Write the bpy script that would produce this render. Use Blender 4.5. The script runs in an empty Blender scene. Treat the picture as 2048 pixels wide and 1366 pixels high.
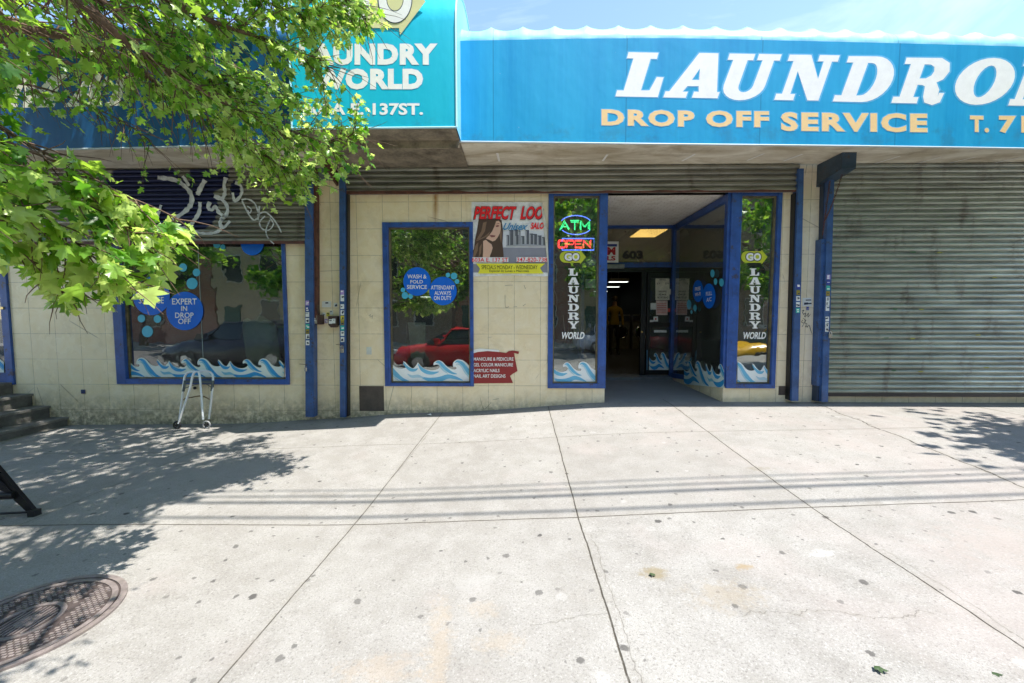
import bpy, math, random
import numpy as np
from mathutils import Vector, Matrix
from mathutils.geometry import tessellate_polygon
random.seed(7); rng = np.random.default_rng(7)
R = math.radians
sc = bpy.context.scene
COL = sc.collection

# ------------------------------------------------------------------ camera
F = 820.0; CAM = Vector((0, -6.07, 1.6))
YAW, PITCH = math.atan(16/F), math.atan(51/F)
cd = bpy.data.cameras.new('camera'); cam = bpy.data.objects.new('camera', cd); COL.objects.link(cam)
cam.location = CAM; cam.rotation_euler = (R(90)-PITCH, 0, YAW)
cd.sensor_width = 36; cd.lens = 36*F/2048; cd.clip_end = 800; cd.clip_start = 0.05
sc.camera = cam
ROT = Matrix.Rotation(YAW, 3, 'Z') @ Matrix.Rotation(R(90)-PITCH, 3, 'X')
def ray(px, py): return ROT @ Vector(((px-1024)/F, -(py-683)/F, -1.0))
def P(px, py, Y=0.0):
    d = ray(px, py); return CAM + d*((Y-CAM.y)/d.y)
def PXp(px, py, X):
    d = ray(px, py); return CAM + d*((X-CAM.x)/d.x)

# ------------------------------------------------------------------ mesh helpers
def tag(o, label=None, cat=None, group=None, kind=None):
    if label: o['label'] = label
    if cat: o['category'] = cat
    if group: o['group'] = group
    if kind: o['kind'] = kind
    return o
def empty(name, loc, label, cat, group=None):
    o = bpy.data.objects.new(name, None); COL.objects.link(o); o.location = loc
    o['wl'] = tuple(loc)
    return tag(o, label, cat, group)
def wloc(o):
    return Vector(o['wl']) if (o is not None and 'wl' in o) else Vector((0, 0, 0))
class MB:
    def __init__(s): s.v = []; s.f = []; s.m = []; s.sm = []
    def add(s, vs, fs, m=0, smooth=False):
        b = len(s.v); s.v += [tuple(v) for v in vs]
        for f in fs: s.f.append([b+i for i in f]); s.m.append(m); s.sm.append(smooth)
        return s
    def quad(s, a, b, c, d, m=0): return s.add([a, b, c, d], [(0, 1, 2, 3)], m)
    def box(s, x0, x1, y0, y1, z0, z1, m=0):
        return s.hexa([(x0,y0,z0),(x1,y0,z0),(x1,y1,z0),(x0,y1,z0),(x0,y0,z1),(x1,y0,z1),(x1,y1,z1),(x0,y1,z1)], m)
    def hexa(s, v, m=0):
        return s.add(v, [(0,3,2,1),(4,5,6,7),(0,1,5,4),(1,2,6,5),(2,3,7,6),(3,0,4,7)], m)
    def bbox(s, x0, x1, y0, y1, z0, z1, b=.006, m=0):
        # box with chamfered front-facing vertical and horizontal edges
        pts = [(x0+b,y0),(x1-b,y0),(x1,y0+b),(x1,y1),(x0,y1),(x0,y0+b)]
        n = len(pts); vs = [(x, y, z0) for x, y in pts]+[(x, y, z1) for x, y in pts]
        return s.add(vs, [tuple(range(n))[::-1], tuple(range(n, 2*n))]+[(i,(i+1)%n,n+(i+1)%n,n+i) for i in range(n)], m)
    def prism(s, poly, d, m=0):
        n = len(poly); d = Vector(d); a = [Vector(p) for p in poly]
        tris = tessellate_polygon([a])
        s.add(a+[p+d for p in a], [t for t in tris]+[tuple(n+i for i in t[::-1]) for t in tris]+[(i,(i+1)%n,n+(i+1)%n,n+i) for i in range(n)], m)
        return s
    def poly(s, loops, m=0):
        ls = [[Vector(p) for p in l] for l in loops]
        flat = [p for l in ls for p in l]
        return s.add(flat, [t for t in tessellate_polygon(ls)], m)
    def tube(s, pts, r, n=8, m=0, cap=True):
        pts = [Vector(p) for p in pts]; N = len(pts)
        rr = r if isinstance(r, (list, tuple)) else [r]*N
        ref = Vector((0.13, 0.21, 1)).normalized(); vs = []; prev = None
        for i, p in enumerate(pts):
            t = (pts[min(i+1, N-1)]-pts[max(i-1, 0)])
            if t.length < 1e-9: t = Vector((0, 0, 1))
            t.normalize()
            a = prev if prev is not None else (ref if abs(t.dot(ref)) < .95 else Vector((1, 0, 0)))
            a = (a - t*a.dot(t)); a.normalize(); prev = a; b = t.cross(a)
            for k in range(n):
                w = 2*math.pi*k/n; vs.append(p+(a*math.cos(w)+b*math.sin(w))*rr[i])
        fs = [(i*n+k, i*n+(k+1)%n, (i+1)*n+(k+1)%n, (i+1)*n+k) for i in range(N-1) for k in range(n)]
        s.add(vs, fs, m, True)
        if cap: s.add(vs[:n], [tuple(range(n))[::-1]], m); s.add(vs[-n:], [tuple(range(n))], m)
        return s
    def loft(s, secs, m=0, smooth=True):
        n = len(secs[0]); vs = [p for q in secs for p in q]
        fs = [(i*n+k, i*n+(k+1)%n, (i+1)*n+(k+1)%n, (i+1)*n+k) for i in range(len(secs)-1) for k in range(n)]
        s.add(vs, fs, m, smooth); s.add(secs[0], [tuple(range(n))[::-1]], m); s.add(secs[-1], [tuple(range(n))], m)
        return s
    def disc(s, c, r, ax='Y', n=28, m=0, t=0.0):
        c = Vector(c); u, v = {'Y': (Vector((1,0,0)), Vector((0,0,1))), 'Z': (Vector((1,0,0)), Vector((0,1,0))), 'X': (Vector((0,1,0)), Vector((0,0,1)))}[ax]
        vs = [c+u*r*math.cos(2*math.pi*k/n)+v*r*math.sin(2*math.pi*k/n) for k in range(n)]
        return s.add(vs, [tuple(range(n))], m)
    def cyl(s, a, b, r, n=16, m=0): return s.tube([a, b], r, n, m)
    def build(s, name, mat, parent=None, **kw):
        me = bpy.data.meshes.new(name); off = wloc(parent)
        if parent is not None and parent.parent is not None: off = wloc(parent)
        me.from_pydata([(v[0]-off.x, v[1]-off.y, v[2]-off.z) for v in s.v], [], s.f)
        for mm in (mat if isinstance(mat, (list, tuple)) else [mat]): me.materials.append(mm)
        me.polygons.foreach_set('material_index', s.m); me.polygons.foreach_set('use_smooth', s.sm)
        me.update()
        o = bpy.data.objects.new(name, me); COL.objects.link(o)
        if parent is not None: o.parent = parent; o['wl'] = tuple(off)
        return tag(o, **kw)

# ------------------------------------------------------------------ material helpers
class NT:
    def __init__(s, name):
        s.mat = bpy.data.materials.new(name); s.mat.use_nodes = True
        s.t = s.mat.node_tree; s.t.nodes.clear()
        s.out = s.n('ShaderNodeOutputMaterial'); s.geo = None
    def n(s, typ, **kw):
        x = s.t.nodes.new(typ)
        for k, v in kw.items(): setattr(x, k, v)
        return x
    def l(s, a, b): s.t.links.new(a, b)
    def set(s, sock, v):
        if isinstance(v, bpy.types.NodeSocket): s.l(v, sock)
        else:
            if sock.type == 'RGBA' and len(v) == 3: v = (*v, 1)
            sock.default_value = v
    def pos(s):
        if not s.geo: s.geo = s.n('ShaderNodeNewGeometry')
        return s.geo.outputs['Position']
    def xyz(s):
        x = s.n('ShaderNodeSeparateXYZ'); s.l(s.pos(), x.inputs[0]); return x.outputs
    def M(s, op, a, b=0.0, c=0.0, clamp=False):
        x = s.n('ShaderNodeMath', operation=op, use_clamp=clamp)
        s.set(x.inputs[0], a); s.set(x.inputs[1], b)
        if len(x.inputs) > 2: s.set(x.inputs[2], c)
        return x.outputs[0]
    def scaled(s, v, sc3):
        x = s.n('ShaderNodeVectorMath', operation='MULTIPLY'); s.l(v, x.inputs[0]); x.inputs[1].default_value = sc3; return x.outputs[0]
    def noise(s, scale, detail=4, rough=.55, vec=None, dist=0.0, col=False):
        x = s.n('ShaderNodeTexNoise'); x.inputs['Scale'].default_value = scale; x.inputs['Detail'].default_value = detail
        x.inputs['Roughness'].default_value = rough; x.inputs['Distortion'].default_value = dist
        s.l(vec if vec is not None else s.pos(), x.inputs['Vector']); return x.outputs['Color' if col else 'Fac']
    def ramp(s, fac, a, b, lo=0.0, hi=1.0):
        x = s.n('ShaderNodeMapRange', clamp=True); s.set(x.inputs[0], fac); x.inputs[1].default_value = a; x.inputs[2].default_value = b
        s.set(x.inputs[3], lo); s.set(x.inputs[4], hi); return x.outputs[0]
    def mix(s, fac, a, b, mode='MIX'):
        x = s.n('ShaderNodeMix', data_type='RGBA', blend_type=mode); s.set(x.inputs[0], fac); s.set(x.inputs[6], a); s.set(x.inputs[7], b); return x.outputs[2]
    def bsdf(s, color, rough=.6, metal=0.0, spec=.5, bump=None, bstr=.3, bdist=.01, **kw):
        b = s.n('ShaderNodeBsdfPrincipled'); s.set(b.inputs['Base Color'], color); s.set(b.inputs['Roughness'], rough)
        s.set(b.inputs['Metallic'], metal); s.set(b.inputs['Specular IOR Level'], spec)
        for k, v in kw.items(): s.set(b.inputs[k], v)
        if bump is not None:
            q = s.n('ShaderNodeBump'); q.inputs['Strength'].default_value = bstr; q.inputs['Distance'].default_value = bdist
            s.l(bump, q.inputs['Height']); s.l(q.outputs[0], b.inputs['Normal'])
        return b.outputs[0]
    def fin(s, sh): s.l(sh, s.out.inputs[0]); return s.mat
MC = {}
def simple(name, c, rough=.6, metal=0.0, var=.25, scale=9.0, dirt=None, dirtamt=.4, bump=.15, spec=.5):
    if name in MC: return MC[name]
    k = NT(name); n1 = k.noise(scale, 5); n2 = k.noise(scale*7, 3)
    f = k.M('ADD', k.M('MULTIPLY', n1, .7), k.M('MULTIPLY', n2, .3))
    col = k.mix(k.ramp(f, .35, .65), [x*(1-var) for x in c], [min(1, x*(1+var*.6)) for x in c])
    if dirt is not None:
        col = k.mix(k.ramp(k.noise(scale*.6, 6, .65), .52, .72, 0, dirtamt), col, dirt)
    MC[name] = k.fin(k.bsdf(col, rough, metal, spec, bump=n2, bstr=bump, bdist=.004)); return MC[name]
def flat(name, c, rough=.5, **kw): return simple(name, c, rough, var=.06, bump=.03, **kw)
def emit(name, c, st):
    k = NT(name); e = k.n('ShaderNodeEmission'); k.set(e.inputs[0], c); e.inputs[1].default_value = st; return k.fin(e.outputs[0])
def glass(name, tint=(.72,.78,.76), refl=.10, dust=(.015, .09), dcol=(.5,.5,.46), fm=1.5):
    k = NT(name); tr = k.n('ShaderNodeBsdfTransparent'); k.set(tr.inputs[0], tint)
    gl = k.n('ShaderNodeBsdfGlossy'); gl.inputs['Roughness'].default_value = 0.004; k.set(gl.inputs[0], (.95, .97, .96))
    fr = k.n('ShaderNodeFresnel'); fr.inputs[0].default_value = 1.5
    fac = k.M('ADD', k.M('MULTIPLY', fr.outputs[0], fm), refl, clamp=True)
    bp = k.n('ShaderNodeBump'); bp.inputs['Strength'].default_value = .13; bp.inputs['Distance'].default_value = .02
    k.l(k.noise(1.6, 3), bp.inputs['Height']); k.l(bp.outputs[0], gl.inputs['Normal'])
    m = k.n('ShaderNodeMixShader'); k.l(fac, m.inputs[0]); k.l(tr.outputs[0], m.inputs[1]); k.l(gl.outputs[0], m.inputs[2])
    d = k.n('ShaderNodeBsdfDiffuse'); k.set(d.inputs[0], dcol)
    m2 = k.n('ShaderNodeMixShader'); k.l(k.ramp(k.noise(2.2, 6, .7), .45, .8, dust[0], dust[1]), m2.inputs[0])
    k.l(m.outputs[0], m2.inputs[1]); k.l(d.outputs[0], m2.inputs[2])
    return k.fin(m2.outputs[0])

# --- sidewalk
def concrete():
    k = NT('concrete'); X, Y, Z = k.xyz()
    big = k.noise(.9, 5, .6); mid = k.noise(5, 6, .65); fine = k.noise(88, 3, .7); grit = k.noise(190, 2, .6)
    col = k.mix(k.ramp(big, .35, .68), (.225, .213, .194), (.285, .274, .252))
    col = k.mix(k.ramp(mid, .40, .62, 0, .55), col, (.345, .334, .315))
    col = k.mix(k.ramp(mid, .42, .30, 0, .35), col, (.28, .262, .235))
    col = k.mix(k.ramp(fine, .57, .67, 0, .8), col, (.13, .12, .11))
    col = k.mix(k.ramp(fine, .44, .32, 0, .6), col, (.44, .43, .41))
    col = k.mix(k.ramp(grit, .55, .66, 0, .7), col, (.15, .14, .13))
    sl_ = k.n('ShaderNodeTexWhiteNoise'); cb_ = k.n('ShaderNodeCombineXYZ'); k.l(k.M('ADD', k.M('ADD', k.M('GREATER_THAN', X, -1.25), k.M('GREATER_THAN', X, .42)), k.M('ADD', k.M('GREATER_THAN', X, 2.19), k.M('GREATER_THAN', X, 4.1))), cb_.inputs[0]); k.l(k.M('ADD', k.M('GREATER_THAN', Y, -3.05), k.M('GREATER_THAN', Y, -1.33)), cb_.inputs[1]); k.l(cb_.outputs[0], sl_.inputs[0])
    col = k.mix(k.ramp(sl_.outputs['Value'], 0, 1, 0, .35), col, (.22, .205, .185))
    # pinkish aggregate on the slabs at the lower right
    pk = k.ramp(k.M('ADD', k.noise(1.5, 4), k.ramp(X, 0, 3, -.1, .08)), .50, .72, 0, .35)
    col = k.mix(pk, col, (.345, .295, .275))
    def vor(scale, thr, lo, hi, shift=0.0):
        v = k.n('ShaderNodeTexVoronoi', voronoi_dimensions='2D'); v.inputs['Scale'].default_value = scale
        w = k.n('ShaderNodeVectorMath', operation='ADD'); k.l(k.pos(), w.inputs[0])
        nz = k.scaled(k.noise(34, 3, col=True), (.035, .035, 0)); k.l(nz, w.inputs[1])
        fl = k.scaled(w.outputs[0], (1, 1, .001)); 
        w2 = k.n('ShaderNodeVectorMath', operation='ADD'); k.l(fl, w2.inputs[0]); w2.inputs[1].default_value = (shift, shift*.7, 0)
        k.l(w2.outputs[0], v.inputs['Vector'])
        sp = k.n('ShaderNodeSeparateColor'); k.l(v.outputs['Color'], sp.inputs[0])
        on = k.M('LESS_THAN', sp.outputs[0], k.M('MULTIPLY', k.ramp(k.noise(.8, 2), .38, .62, .35, 1.5), thr))
        sz = k.M('MULTIPLY', sp.outputs[1], 1.0)
        d = k.M('DIVIDE', v.outputs['Distance'], k.M('ADD', k.M('MULTIPLY', sz, hi-lo), lo))
        return k.M('MULTIPLY', on, k.ramp(d, 1.15, .8)), sp.outputs[2]
    g1, c1 = vor(2.9, .55, .025, .07, 3.0)
    col = k.mix(k.M('MULTIPLY', g1, k.ramp(c1, 0, 1, .6, .95)), col, (.06, .056, .053))
    g2, c2 = vor(5.5, .42, .025, .085, 9.1)
    col = k.mix(k.M('MULTIPLY', g2, k.ramp(c2, 0, 1, .35, .85)), col, (.08, .075, .07))
    g3, c3 = vor(13, .28, .04, .10, 5.7)
    col = k.mix(k.M('MULTIPLY', g3, .5), col, (.16, .15, .14))
    g4, c4 = vor(1.6, .2, .03, .07, 12.3)
    col = k.mix(k.M('MULTIPLY', g4, .35), col, (.38, .37, .355))
    # rust-yellow stains
    def blob(cx, cy, rx, ry, c, amt, sh=0.0):
        nonlocal col
        dx = k.M('DIVIDE', k.M('SUBTRACT', k.M('ADD', X, k.M('MULTIPLY', Y, sh)), cx+cy*sh), rx); dy = k.M('DIVIDE', k.M('SUBTRACT', Y, cy), ry)
        d = k.M('SQRT', k.M('ADD', k.M('MULTIPLY', dx, dx), k.M('MULTIPLY', dy, dy)))
        w = k.ramp(k.M('ADD', d, k.M('MULTIPLY', k.M('SUBTRACT', k.noise(16, 6, .8), .5), 4.2)), 1.0, .3, 0, amt)
        col = k.mix(w, col, c)
    blob(-.38, -4.25, .07, .42, (.33, .25, .16), .3, .12); blob(-.62, -4.36, .20, .10, (.33, .25, .17), .28)
    blob(-.10, -4.22, .13, .08, (.33, .26, .18), .28); blob(-.2, -4.0, .1, .07, (.33, .26, .18), .25)
    blob(.78, -3.75, .09, .07, (.20, .165, .10), .8); blob(1.32, -3.72, .06, .035, (.25, .19, .11), .8)
    blob(1.1, -3.95, .22, .13, (.26, .215, .15), .4); blob(-.25, -3.78, .16, .11, (.33, .32, .305), .4)
    blob(1.85, -3.62, .09, .05, (.42, .415, .40), .7); blob(2.2, -2.35, .12, .05, (.2, .18, .14), .6)
    blob(-3.2, -2.0, .8, .5, (.29, .275, .25), .5); blob(3.0, -3.6, .5, .35, (.30, .26, .235), .5)
    # dark band of dirt where the wall meets the pavement
    col = k.mix(k.M('MULTIPLY', k.ramp(Y, -.35, .02, 0, .6), k.ramp(k.noise(4, 5), .3, .7)), col, (.13, .125, .11))
    ent = k.M('MULTIPLY', k.ramp(Y, -.1, .12), 1.0)
    col = k.mix(k.M('MULTIPLY', ent, .75), col, (.20, .205, .205))
    # joints
    wob = k.M('MULTIPLY', k.M('SUBTRACT', k.noise(2.4, 5, .7), .5), 1.0)
    wd = k.ramp(k.noise(6, 4, .7), .3, .7, .5, 1.5)
    tot = None; soft = None
    def jx(x0, sl, w, wa, y0=-9, y1=.2, amt=1.0):
        nonlocal tot, soft
        d = k.M('ABSOLUTE', k.M('SUBTRACT', k.M('ADD', X, k.M('MULTIPLY', wob, wa)), k.M('ADD', k.M('MULTIPLY', Y, sl), x0)))
        inside = k.M('MULTIPLY', k.M('GREATER_THAN', Y, y0), k.M('LESS_THAN', Y, y1))
        v = k.M('MULTIPLY', k.M('MULTIPLY', k.ramp(d, k.M('MULTIPLY', wd, w) if False else w, w*.4), inside), amt)
        tot = v if tot is None else k.M('MAXIMUM', tot, v)
        h = k.M('MULTIPLY', k.ramp(d, w*7, w*1.2, 0, .35), inside); soft = h if soft is None else k.M('MAXIMUM', soft, h)
    def jy(y0, sl, w, wa, x0=-20, x1=20, amt=1.0):
        nonlocal tot, soft
        d = k.M('ABSOLUTE', k.M('SUBTRACT', k.M('ADD', Y, k.M('MULTIPLY', wob, wa)), k.M('ADD', k.M('MULTIPLY', X, sl), y0)))
        inside = k.M('MULTIPLY', k.M('GREATER_THAN', X, x0), k.M('LESS_THAN', X, x1))
        v = k.M('MULTIPLY', k.M('MULTIPLY', k.ramp(d, w, w*.4), inside), amt)
        tot = v if tot is None else k.M('MAXIMUM', tot, v)
        h = k.M('MULTIPLY', k.ramp(d, w*7, w*1.2, 0, .3), inside); soft = h if soft is None else k.M('MAXIMUM', soft, h)
    jx(-1.16, .035, .0055, .02, -9, .2, .85); jx(-1.10, .06, .004, .03, -2.2, -1.0, .4)
    jx(.42, -.008, .0065, .03); jx(.47, -.008, .0025, .12, -9, -3.3, .35)
    jx(2.19, .005, .006, .04); jx(2.25, .005, .0025, .13, -9, -3.6, .35)
    jx(4.3, .12, .010, .16); jy(-3.05, .0, .007, .02, amt=.95)
    jy(-1.33, .0, .006, .02, -6, 20, .55); jx(-3.9, .0, .006, .02, -3.05, .0, .5)
    jy(-4.12, .12, .0025, .16, .05, .45, .3); jy(-4.0, -.08, .0028, .26, 1.1, 2.0, .35); jx(6.4, 0, .008, .03)
    col = k.mix(k.M('MULTIPLY', soft, k.ramp(k.noise(7, 5, .7), .35, .65)), col, (.21, .19, .155))
    col = k.mix(k.M('MULTIPLY', tot, k.ramp(k.noise(11, 4, .7), .25, .5, .55, 1)), col, (.05, .043, .032))
    h = k.M('ADD', k.M('MULTIPLY', fine, .6), k.M('MULTIPLY', grit, .5)); h = k.M('SUBTRACT', h, k.M('MULTIPLY', tot, 2.0))
    return k.fin(k.bsdf(col, .85, spec=.3, bump=h, bstr=.55, bdist=.006))
# --- tiles of the facade: joints at fixed world positions
TP = .3862
def tilemat():
    k = NT('glazed_wall_tile'); X, Y, Z = k.xyz()
    U = k.M('ADD', X, Y)
    u = k.M('DIVIDE', k.M('ADD', U, 2.015+20*TP), TP); w = k.M('DIVIDE', k.M('SUBTRACT', Z, 1.7185-20*TP), TP)
    fu = k.M('ABSOLUTE', k.M('SUBTRACT', k.M('FRACT', u), .5)); fw = k.M('ABSOLUTE', k.M('SUBTRACT', k.M('FRACT', w), .5))
    e = k.M('MAXIMUM', fu, fw)
    wn = k.n('ShaderNodeTexWhiteNoise'); cx = k.n('ShaderNodeCombineXYZ'); k.l(k.M('FLOOR', u), cx.inputs[0]); k.l(k.M('FLOOR', w), cx.inputs[2]); k.l(cx.outputs[0], wn.inputs[0])
    tv = wn.outputs['Value']
    marb = k.noise(4.0, 7, .68, dist=1.2)
    col = k.mix(k.ramp(marb, .35, .7), (.86, .715, .45), (.93, .82, .60))
    col = k.mix(k.ramp(tv, 0, 1, 0, .28), col, (.76, .62, .40))
    col = k.mix(k.ramp(X, 3.6, 4.2, 0, .4), col, (.80, .75, .64))
    # rust runs and grime of their own shape
    run = k.noise(1.0, 5, .6, vec=k.scaled(k.pos(), (7, 1, .35)))
    col = k.mix(k.M('MULTIPLY', k.ramp(run, .60, .74, 0, .5), k.ramp(Z, 1.5, 3.3)), col, (.46, .31, .11))
    d1 = k.M('ABSOLUTE', k.M('SUBTRACT', k.M('ADD', X, k.M('MULTIPLY', k.noise(5, 4), .04)), -1.235+.02))
    col = k.mix(k.M('MULTIPLY', k.ramp(d1, .06, .0, 0, .95), k.M('MULTIPLY', k.ramp(Z, 2.9, 3.2), k.ramp(k.noise(5, 4), .25, .5))), col, (.42, .20, .05))
    d2 = k.M('ABSOLUTE', k.M('SUBTRACT', X, 4.47)); d3 = k.M('ABSOLUTE', k.M('SUBTRACT', Z, 2.85))
    col = k.mix(k.M('MULTIPLY', k.ramp(d2, .16, .0), k.ramp(k.M('ADD', d3, k.M('MULTIPLY', k.noise(7, 4), .3)), .55, .15, 0, .75)), col, (.42, .30, .10))
    col = k.mix(k.M('MULTIPLY', k.ramp(Z, .55, .05, 0, 1), k.ramp(k.noise(6, 6, .7), .42, .62, 0, .55)), col, (.27, .23, .15))
    col = k.mix(k.M('MULTIPLY', k.ramp(Z, .42, .02, 0, 1), k.ramp(k.noise(13, 6, .7), .38, .58, 0, .8)), col, (.13, .12, .08))
    col = k.mix(k.ramp(k.noise(42, 3, .7), .66, .72, 0, .45), col, (.2, .17, .12))
    col = k.mix(k.ramp(k.noise(1.6, 7, .72, dist=.6), .52, .70, 0, .38), col, (.50, .41, .25))
    cr = k.n('ShaderNodeTexVoronoi', feature='DISTANCE_TO_EDGE'); cr.inputs['Scale'].default_value = 1.3; k.l(k.pos(), cr.inputs['Vector'])
    col = k.mix(k.M('MULTIPLY', k.ramp(cr.outputs['Distance'], .008, .003), k.ramp(k.noise(1.3, 3), .56, .60, 0, .55)), col, (.25, .20, .13))
    chip = k.ramp(k.noise(10, 4, .7), .3, .6, .4, 1)
    col = k.mix(k.M('MULTIPLY', k.ramp(e, .4925, .4965), chip), col, (.20, .165, .10))
    hb = k.ramp(e, .486, .497, 1, 0)
    k2 = k.ramp(k.noise(3, 5), .3, .7, .14, .34)
    b = k.bsdf(col, k2, spec=.55, bump=hb, bstr=.5, bdist=.003)
    return k.fin(b)
TILE = tilemat(); CONC = concrete()
def bluepaint(name, c):
    k = NT(name); a = k.noise(6, 6, .65); b = k.noise(38, 4, .7)
    col = k.mix(k.ramp(a, .35, .65), [x*.72 for x in c], [x*1.2 for x in c])
    col = k.mix(k.ramp(b, .66, .72, 0, .8), col, (.34, .36, .42))
    col = k.mix(k.ramp(k.noise(9, 6, .78), .585, .63, 0, .85), col, (.055, .04, .035))
    dr = k.noise(1.0, 5, .65, vec=k.scaled(k.pos(), (30, 30, 2.2))); col = k.mix(k.ramp(dr, .58, .70, 0, .45), col, (.02, .03, .07))
    return k.fin(k.bsdf(col, .38, spec=.5, bump=b, bstr=.15, bdist=.003))
BLUE = bluepaint('blue_frame_paint', (.026, .085, .31))
RAILB = bluepaint('worn_blue_rail_paint', (.038, .095, .25))
BRKB = bluepaint('faded_slate_bracket_paint', (.035, .062, .095))
RUST = simple('rusty_brown_steel', (.12, .045, .03), .65, var=.5, scale=14, dirt=(.03,.02,.02), dirtamt=.8)
DARK = simple('black_rubber', (.012, .012, .013), .5, var=.3)
BLK = simple('black_aluminium', (.018, .022, .022), .35, .4, var=.3)
WHT = simple('white_vinyl', (.86, .86, .82), .45, var=.05)
def steel(name, c, graf=None):
    k = NT(name); X, Y, Z = k.xyz()
    st = k.noise(1.0, 6, .62, vec=k.scaled(k.pos(), (1.1, 1, 9))); sp = k.noise(1.0, 5, .7, vec=k.scaled(k.pos(), (3.5, 1, 1.2)))
    col = k.mix(k.ramp(st, .35, .65), [x*.62 for x in c], [x*1.25 for x in c])
    col = k.mix(k.ramp(sp, .54, .70, 0, .7), col, (.10, .065, .05))
    col = k.mix(k.ramp(k.noise(30, 4, .7), .66, .72, 0, .5), col, (.5, .5, .46))
    if graf: col = graf(k, X, Z, col)
    return k.fin(k.bsdf(col, .33, .55, bump=st, bstr=.06, bdist=.004))
def graff(k, X, Z, col):
    # sprayed navy fill behind the tag
    nz = k.M('MULTIPLY', k.M('SUBTRACT', k.noise(5, 4), .5), .16)
    def ell(cx, cz, rx, rz):
        a = k.M('DIVIDE', k.M('SUBTRACT', X, cx), rx); b = k.M('DIVIDE', k.M('SUBTRACT', Z, cz), rz)
        return k.ramp(k.M('ADD', k.M('SQRT', k.M('ADD', k.M('MULTIPLY', a, a), k.M('MULTIPLY', b, b))), nz), 1.04, .98)
    m = k.M('MAXIMUM', ell(-5.45, 3.35, .62, .5), ell(-4.75, 3.2, .36, .35))
    m = k.M('MAXIMUM', m, ell(-4.5, 3.65, .28, .25)); m = k.M('MAXIMUM', m, ell(-4.13, 3.42, .07, .14))
    return k.mix(m, col, (.018, .024, .075))
STEEL_L = steel('grey_shutter_steel_with_spray', (.25, .245, .19), graff)
STEEL_M = steel('grey_shutter_steel', (.26, .26, .22)); STEEL_R = steel('green_grey_shutter_steel', (.35, .37, .325))
def awnmat(name, c, c2, streak=.5):
    k = NT(name); X, Y, Z = k.xyz()
    s1 = k.noise(1.0, 5, .6, vec=k.scaled(k.pos(), (2.2, 1, .12))); s2 = k.noise(1.0, 4, .6, vec=k.scaled(k.pos(), (22, 1, .5)))
    f = k.M('ADD', k.M('MULTIPLY', s1, .75), k.M('MULTIPLY', s2, .25))
    col = k.mix(k.ramp(f, .40, .62, 0, streak), c, c2)
    sp = k.ramp(k.noise(17, 3, .7), .72, .76, 0, .6); col = k.mix(sp, col, (.6, .7, .75))
    col = k.mix(k.M('MULTIPLY', k.ramp(Z, 3.98, 3.84), k.ramp(k.noise(3.2, 6, .7), .5, .62, 0, .3)), col, (.04, .16, .24))
    sm_ = k.M('ABSOLUTE', k.M('SUBTRACT', k.M('FRACT', k.M('DIVIDE', k.M('ADD', X, 30.3), 1.62)), .5))
    col = k.mix(k.ramp(sm_, .006, .003, 0, .45), col, [q*.45 for q in c])
    b = k.bsdf(col, .45, spec=.4, bump=k.noise(1.0, 4, .55, vec=k.scaled(k.pos(), (1.6, 1, .8))), bstr=.28, bdist=.06)
    tl = k.n('ShaderNodeBsdfTranslucent'); k.set(tl.inputs[0], col)
    m = k.n('ShaderNodeMixShader'); m.inputs[0].default_value = .12; k.l(b, m.inputs[1]); k.l(tl.outputs[0], m.inputs[2])
    return k.fin(m.outputs[0])
AWN = awnmat('blue_awning_vinyl', (.002, .33, .64), (.03, .50, .80)); AWNC = awnmat('cyan_sign_vinyl', (.0, .50, .68), (.02, .60, .76), .4)
AWNR = awnmat('pale_cyan_highlight_vinyl', (.22, .62, .82), (.50, .80, .90))  # paler vinyl, sun highlight of the scalloped top put into its colour
AWND = awnmat('shaded_blue_awning_vinyl', (.003, .075, .21), (.006, .11, .28))  # darker copy of the blue vinyl, tree shade put into its colour
def soffit():
    k = NT('stained_soffit_board'); a = k.noise(1.0, 6, .65, vec=k.scaled(k.pos(), (1.2, 3.5, 1)), dist=.8)
    col = k.mix(k.ramp(a, .35, .65), (.44, .37, .25), (.82, .77, .64))
    col = k.mix(k.ramp(k.noise(3, 6, .7), .56, .75, 0, .5), col, (.22, .15, .09))
    return k.fin(k.bsdf(col, .6, bump=a, bstr=.2, bdist=.01))
SOFF = soffit()
CREAM = flat('cream_letter_vinyl', (.78, .75, .62)); LWHITE = flat('white_letter_vinyl', (.90, .88, .84)); LORANGE = flat('faded_orange_letter_vinyl', (.88, .60, .28))
LEDGE = flat('pale_blue_seam_vinyl', (.10, .46, .76))
G1 = glass('shop_window_glass', (.80, .86, .83), .15); G2 = glass('side_window_glass', (.74, .80, .78), .02, (.06, .16), (.34,.38,.35), .45)
LEAFY = {}

# ------------------------------------------------------------------ lettering
def text_loops(body, bold=0.0, shear=0.0, spacing=1.0):
    c = bpy.data.curves.new('t', 'FONT'); c.body = body; c.offset = bold; c.shear = shear; c.resolution_u = 3; c.space_character = spacing
    c.align_x = 'CENTER'
    o = bpy.data.objects.new('t', c); COL.objects.link(o)
    bpy.context.view_layer.update()
    me = bpy.data.meshes.new_from_object(o.evaluated_get(bpy.context.evaluated_depsgraph_get()))
    vs = [tuple(v.co) for v in me.vertices]; fs = [tuple(p.vertices) for p in me.polygons]
    bpy.data.objects.remove(o); bpy.data.curves.remove(c); bpy.data.meshes.remove(me)
    return vs, fs
def quadmap(c00, c10, c11, c01):
    a, b, c, d = map(Vector, (c00, c10, c11, c01))
    return lambda u, v: a*(1-u)*(1-v)+b*u*(1-v)+c*u*v+d*(1-u)*v
def boxmap(x0, y0, x1, y1, Y=0.0, dy=0.0, fn=None):
    fn = fn or (lambda px, py: P(px, py, Y))
    return quadmap(fn(x0, y1), fn(x1, y1+dy), fn(x1, y0+dy), fn(x0, y0))
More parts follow.
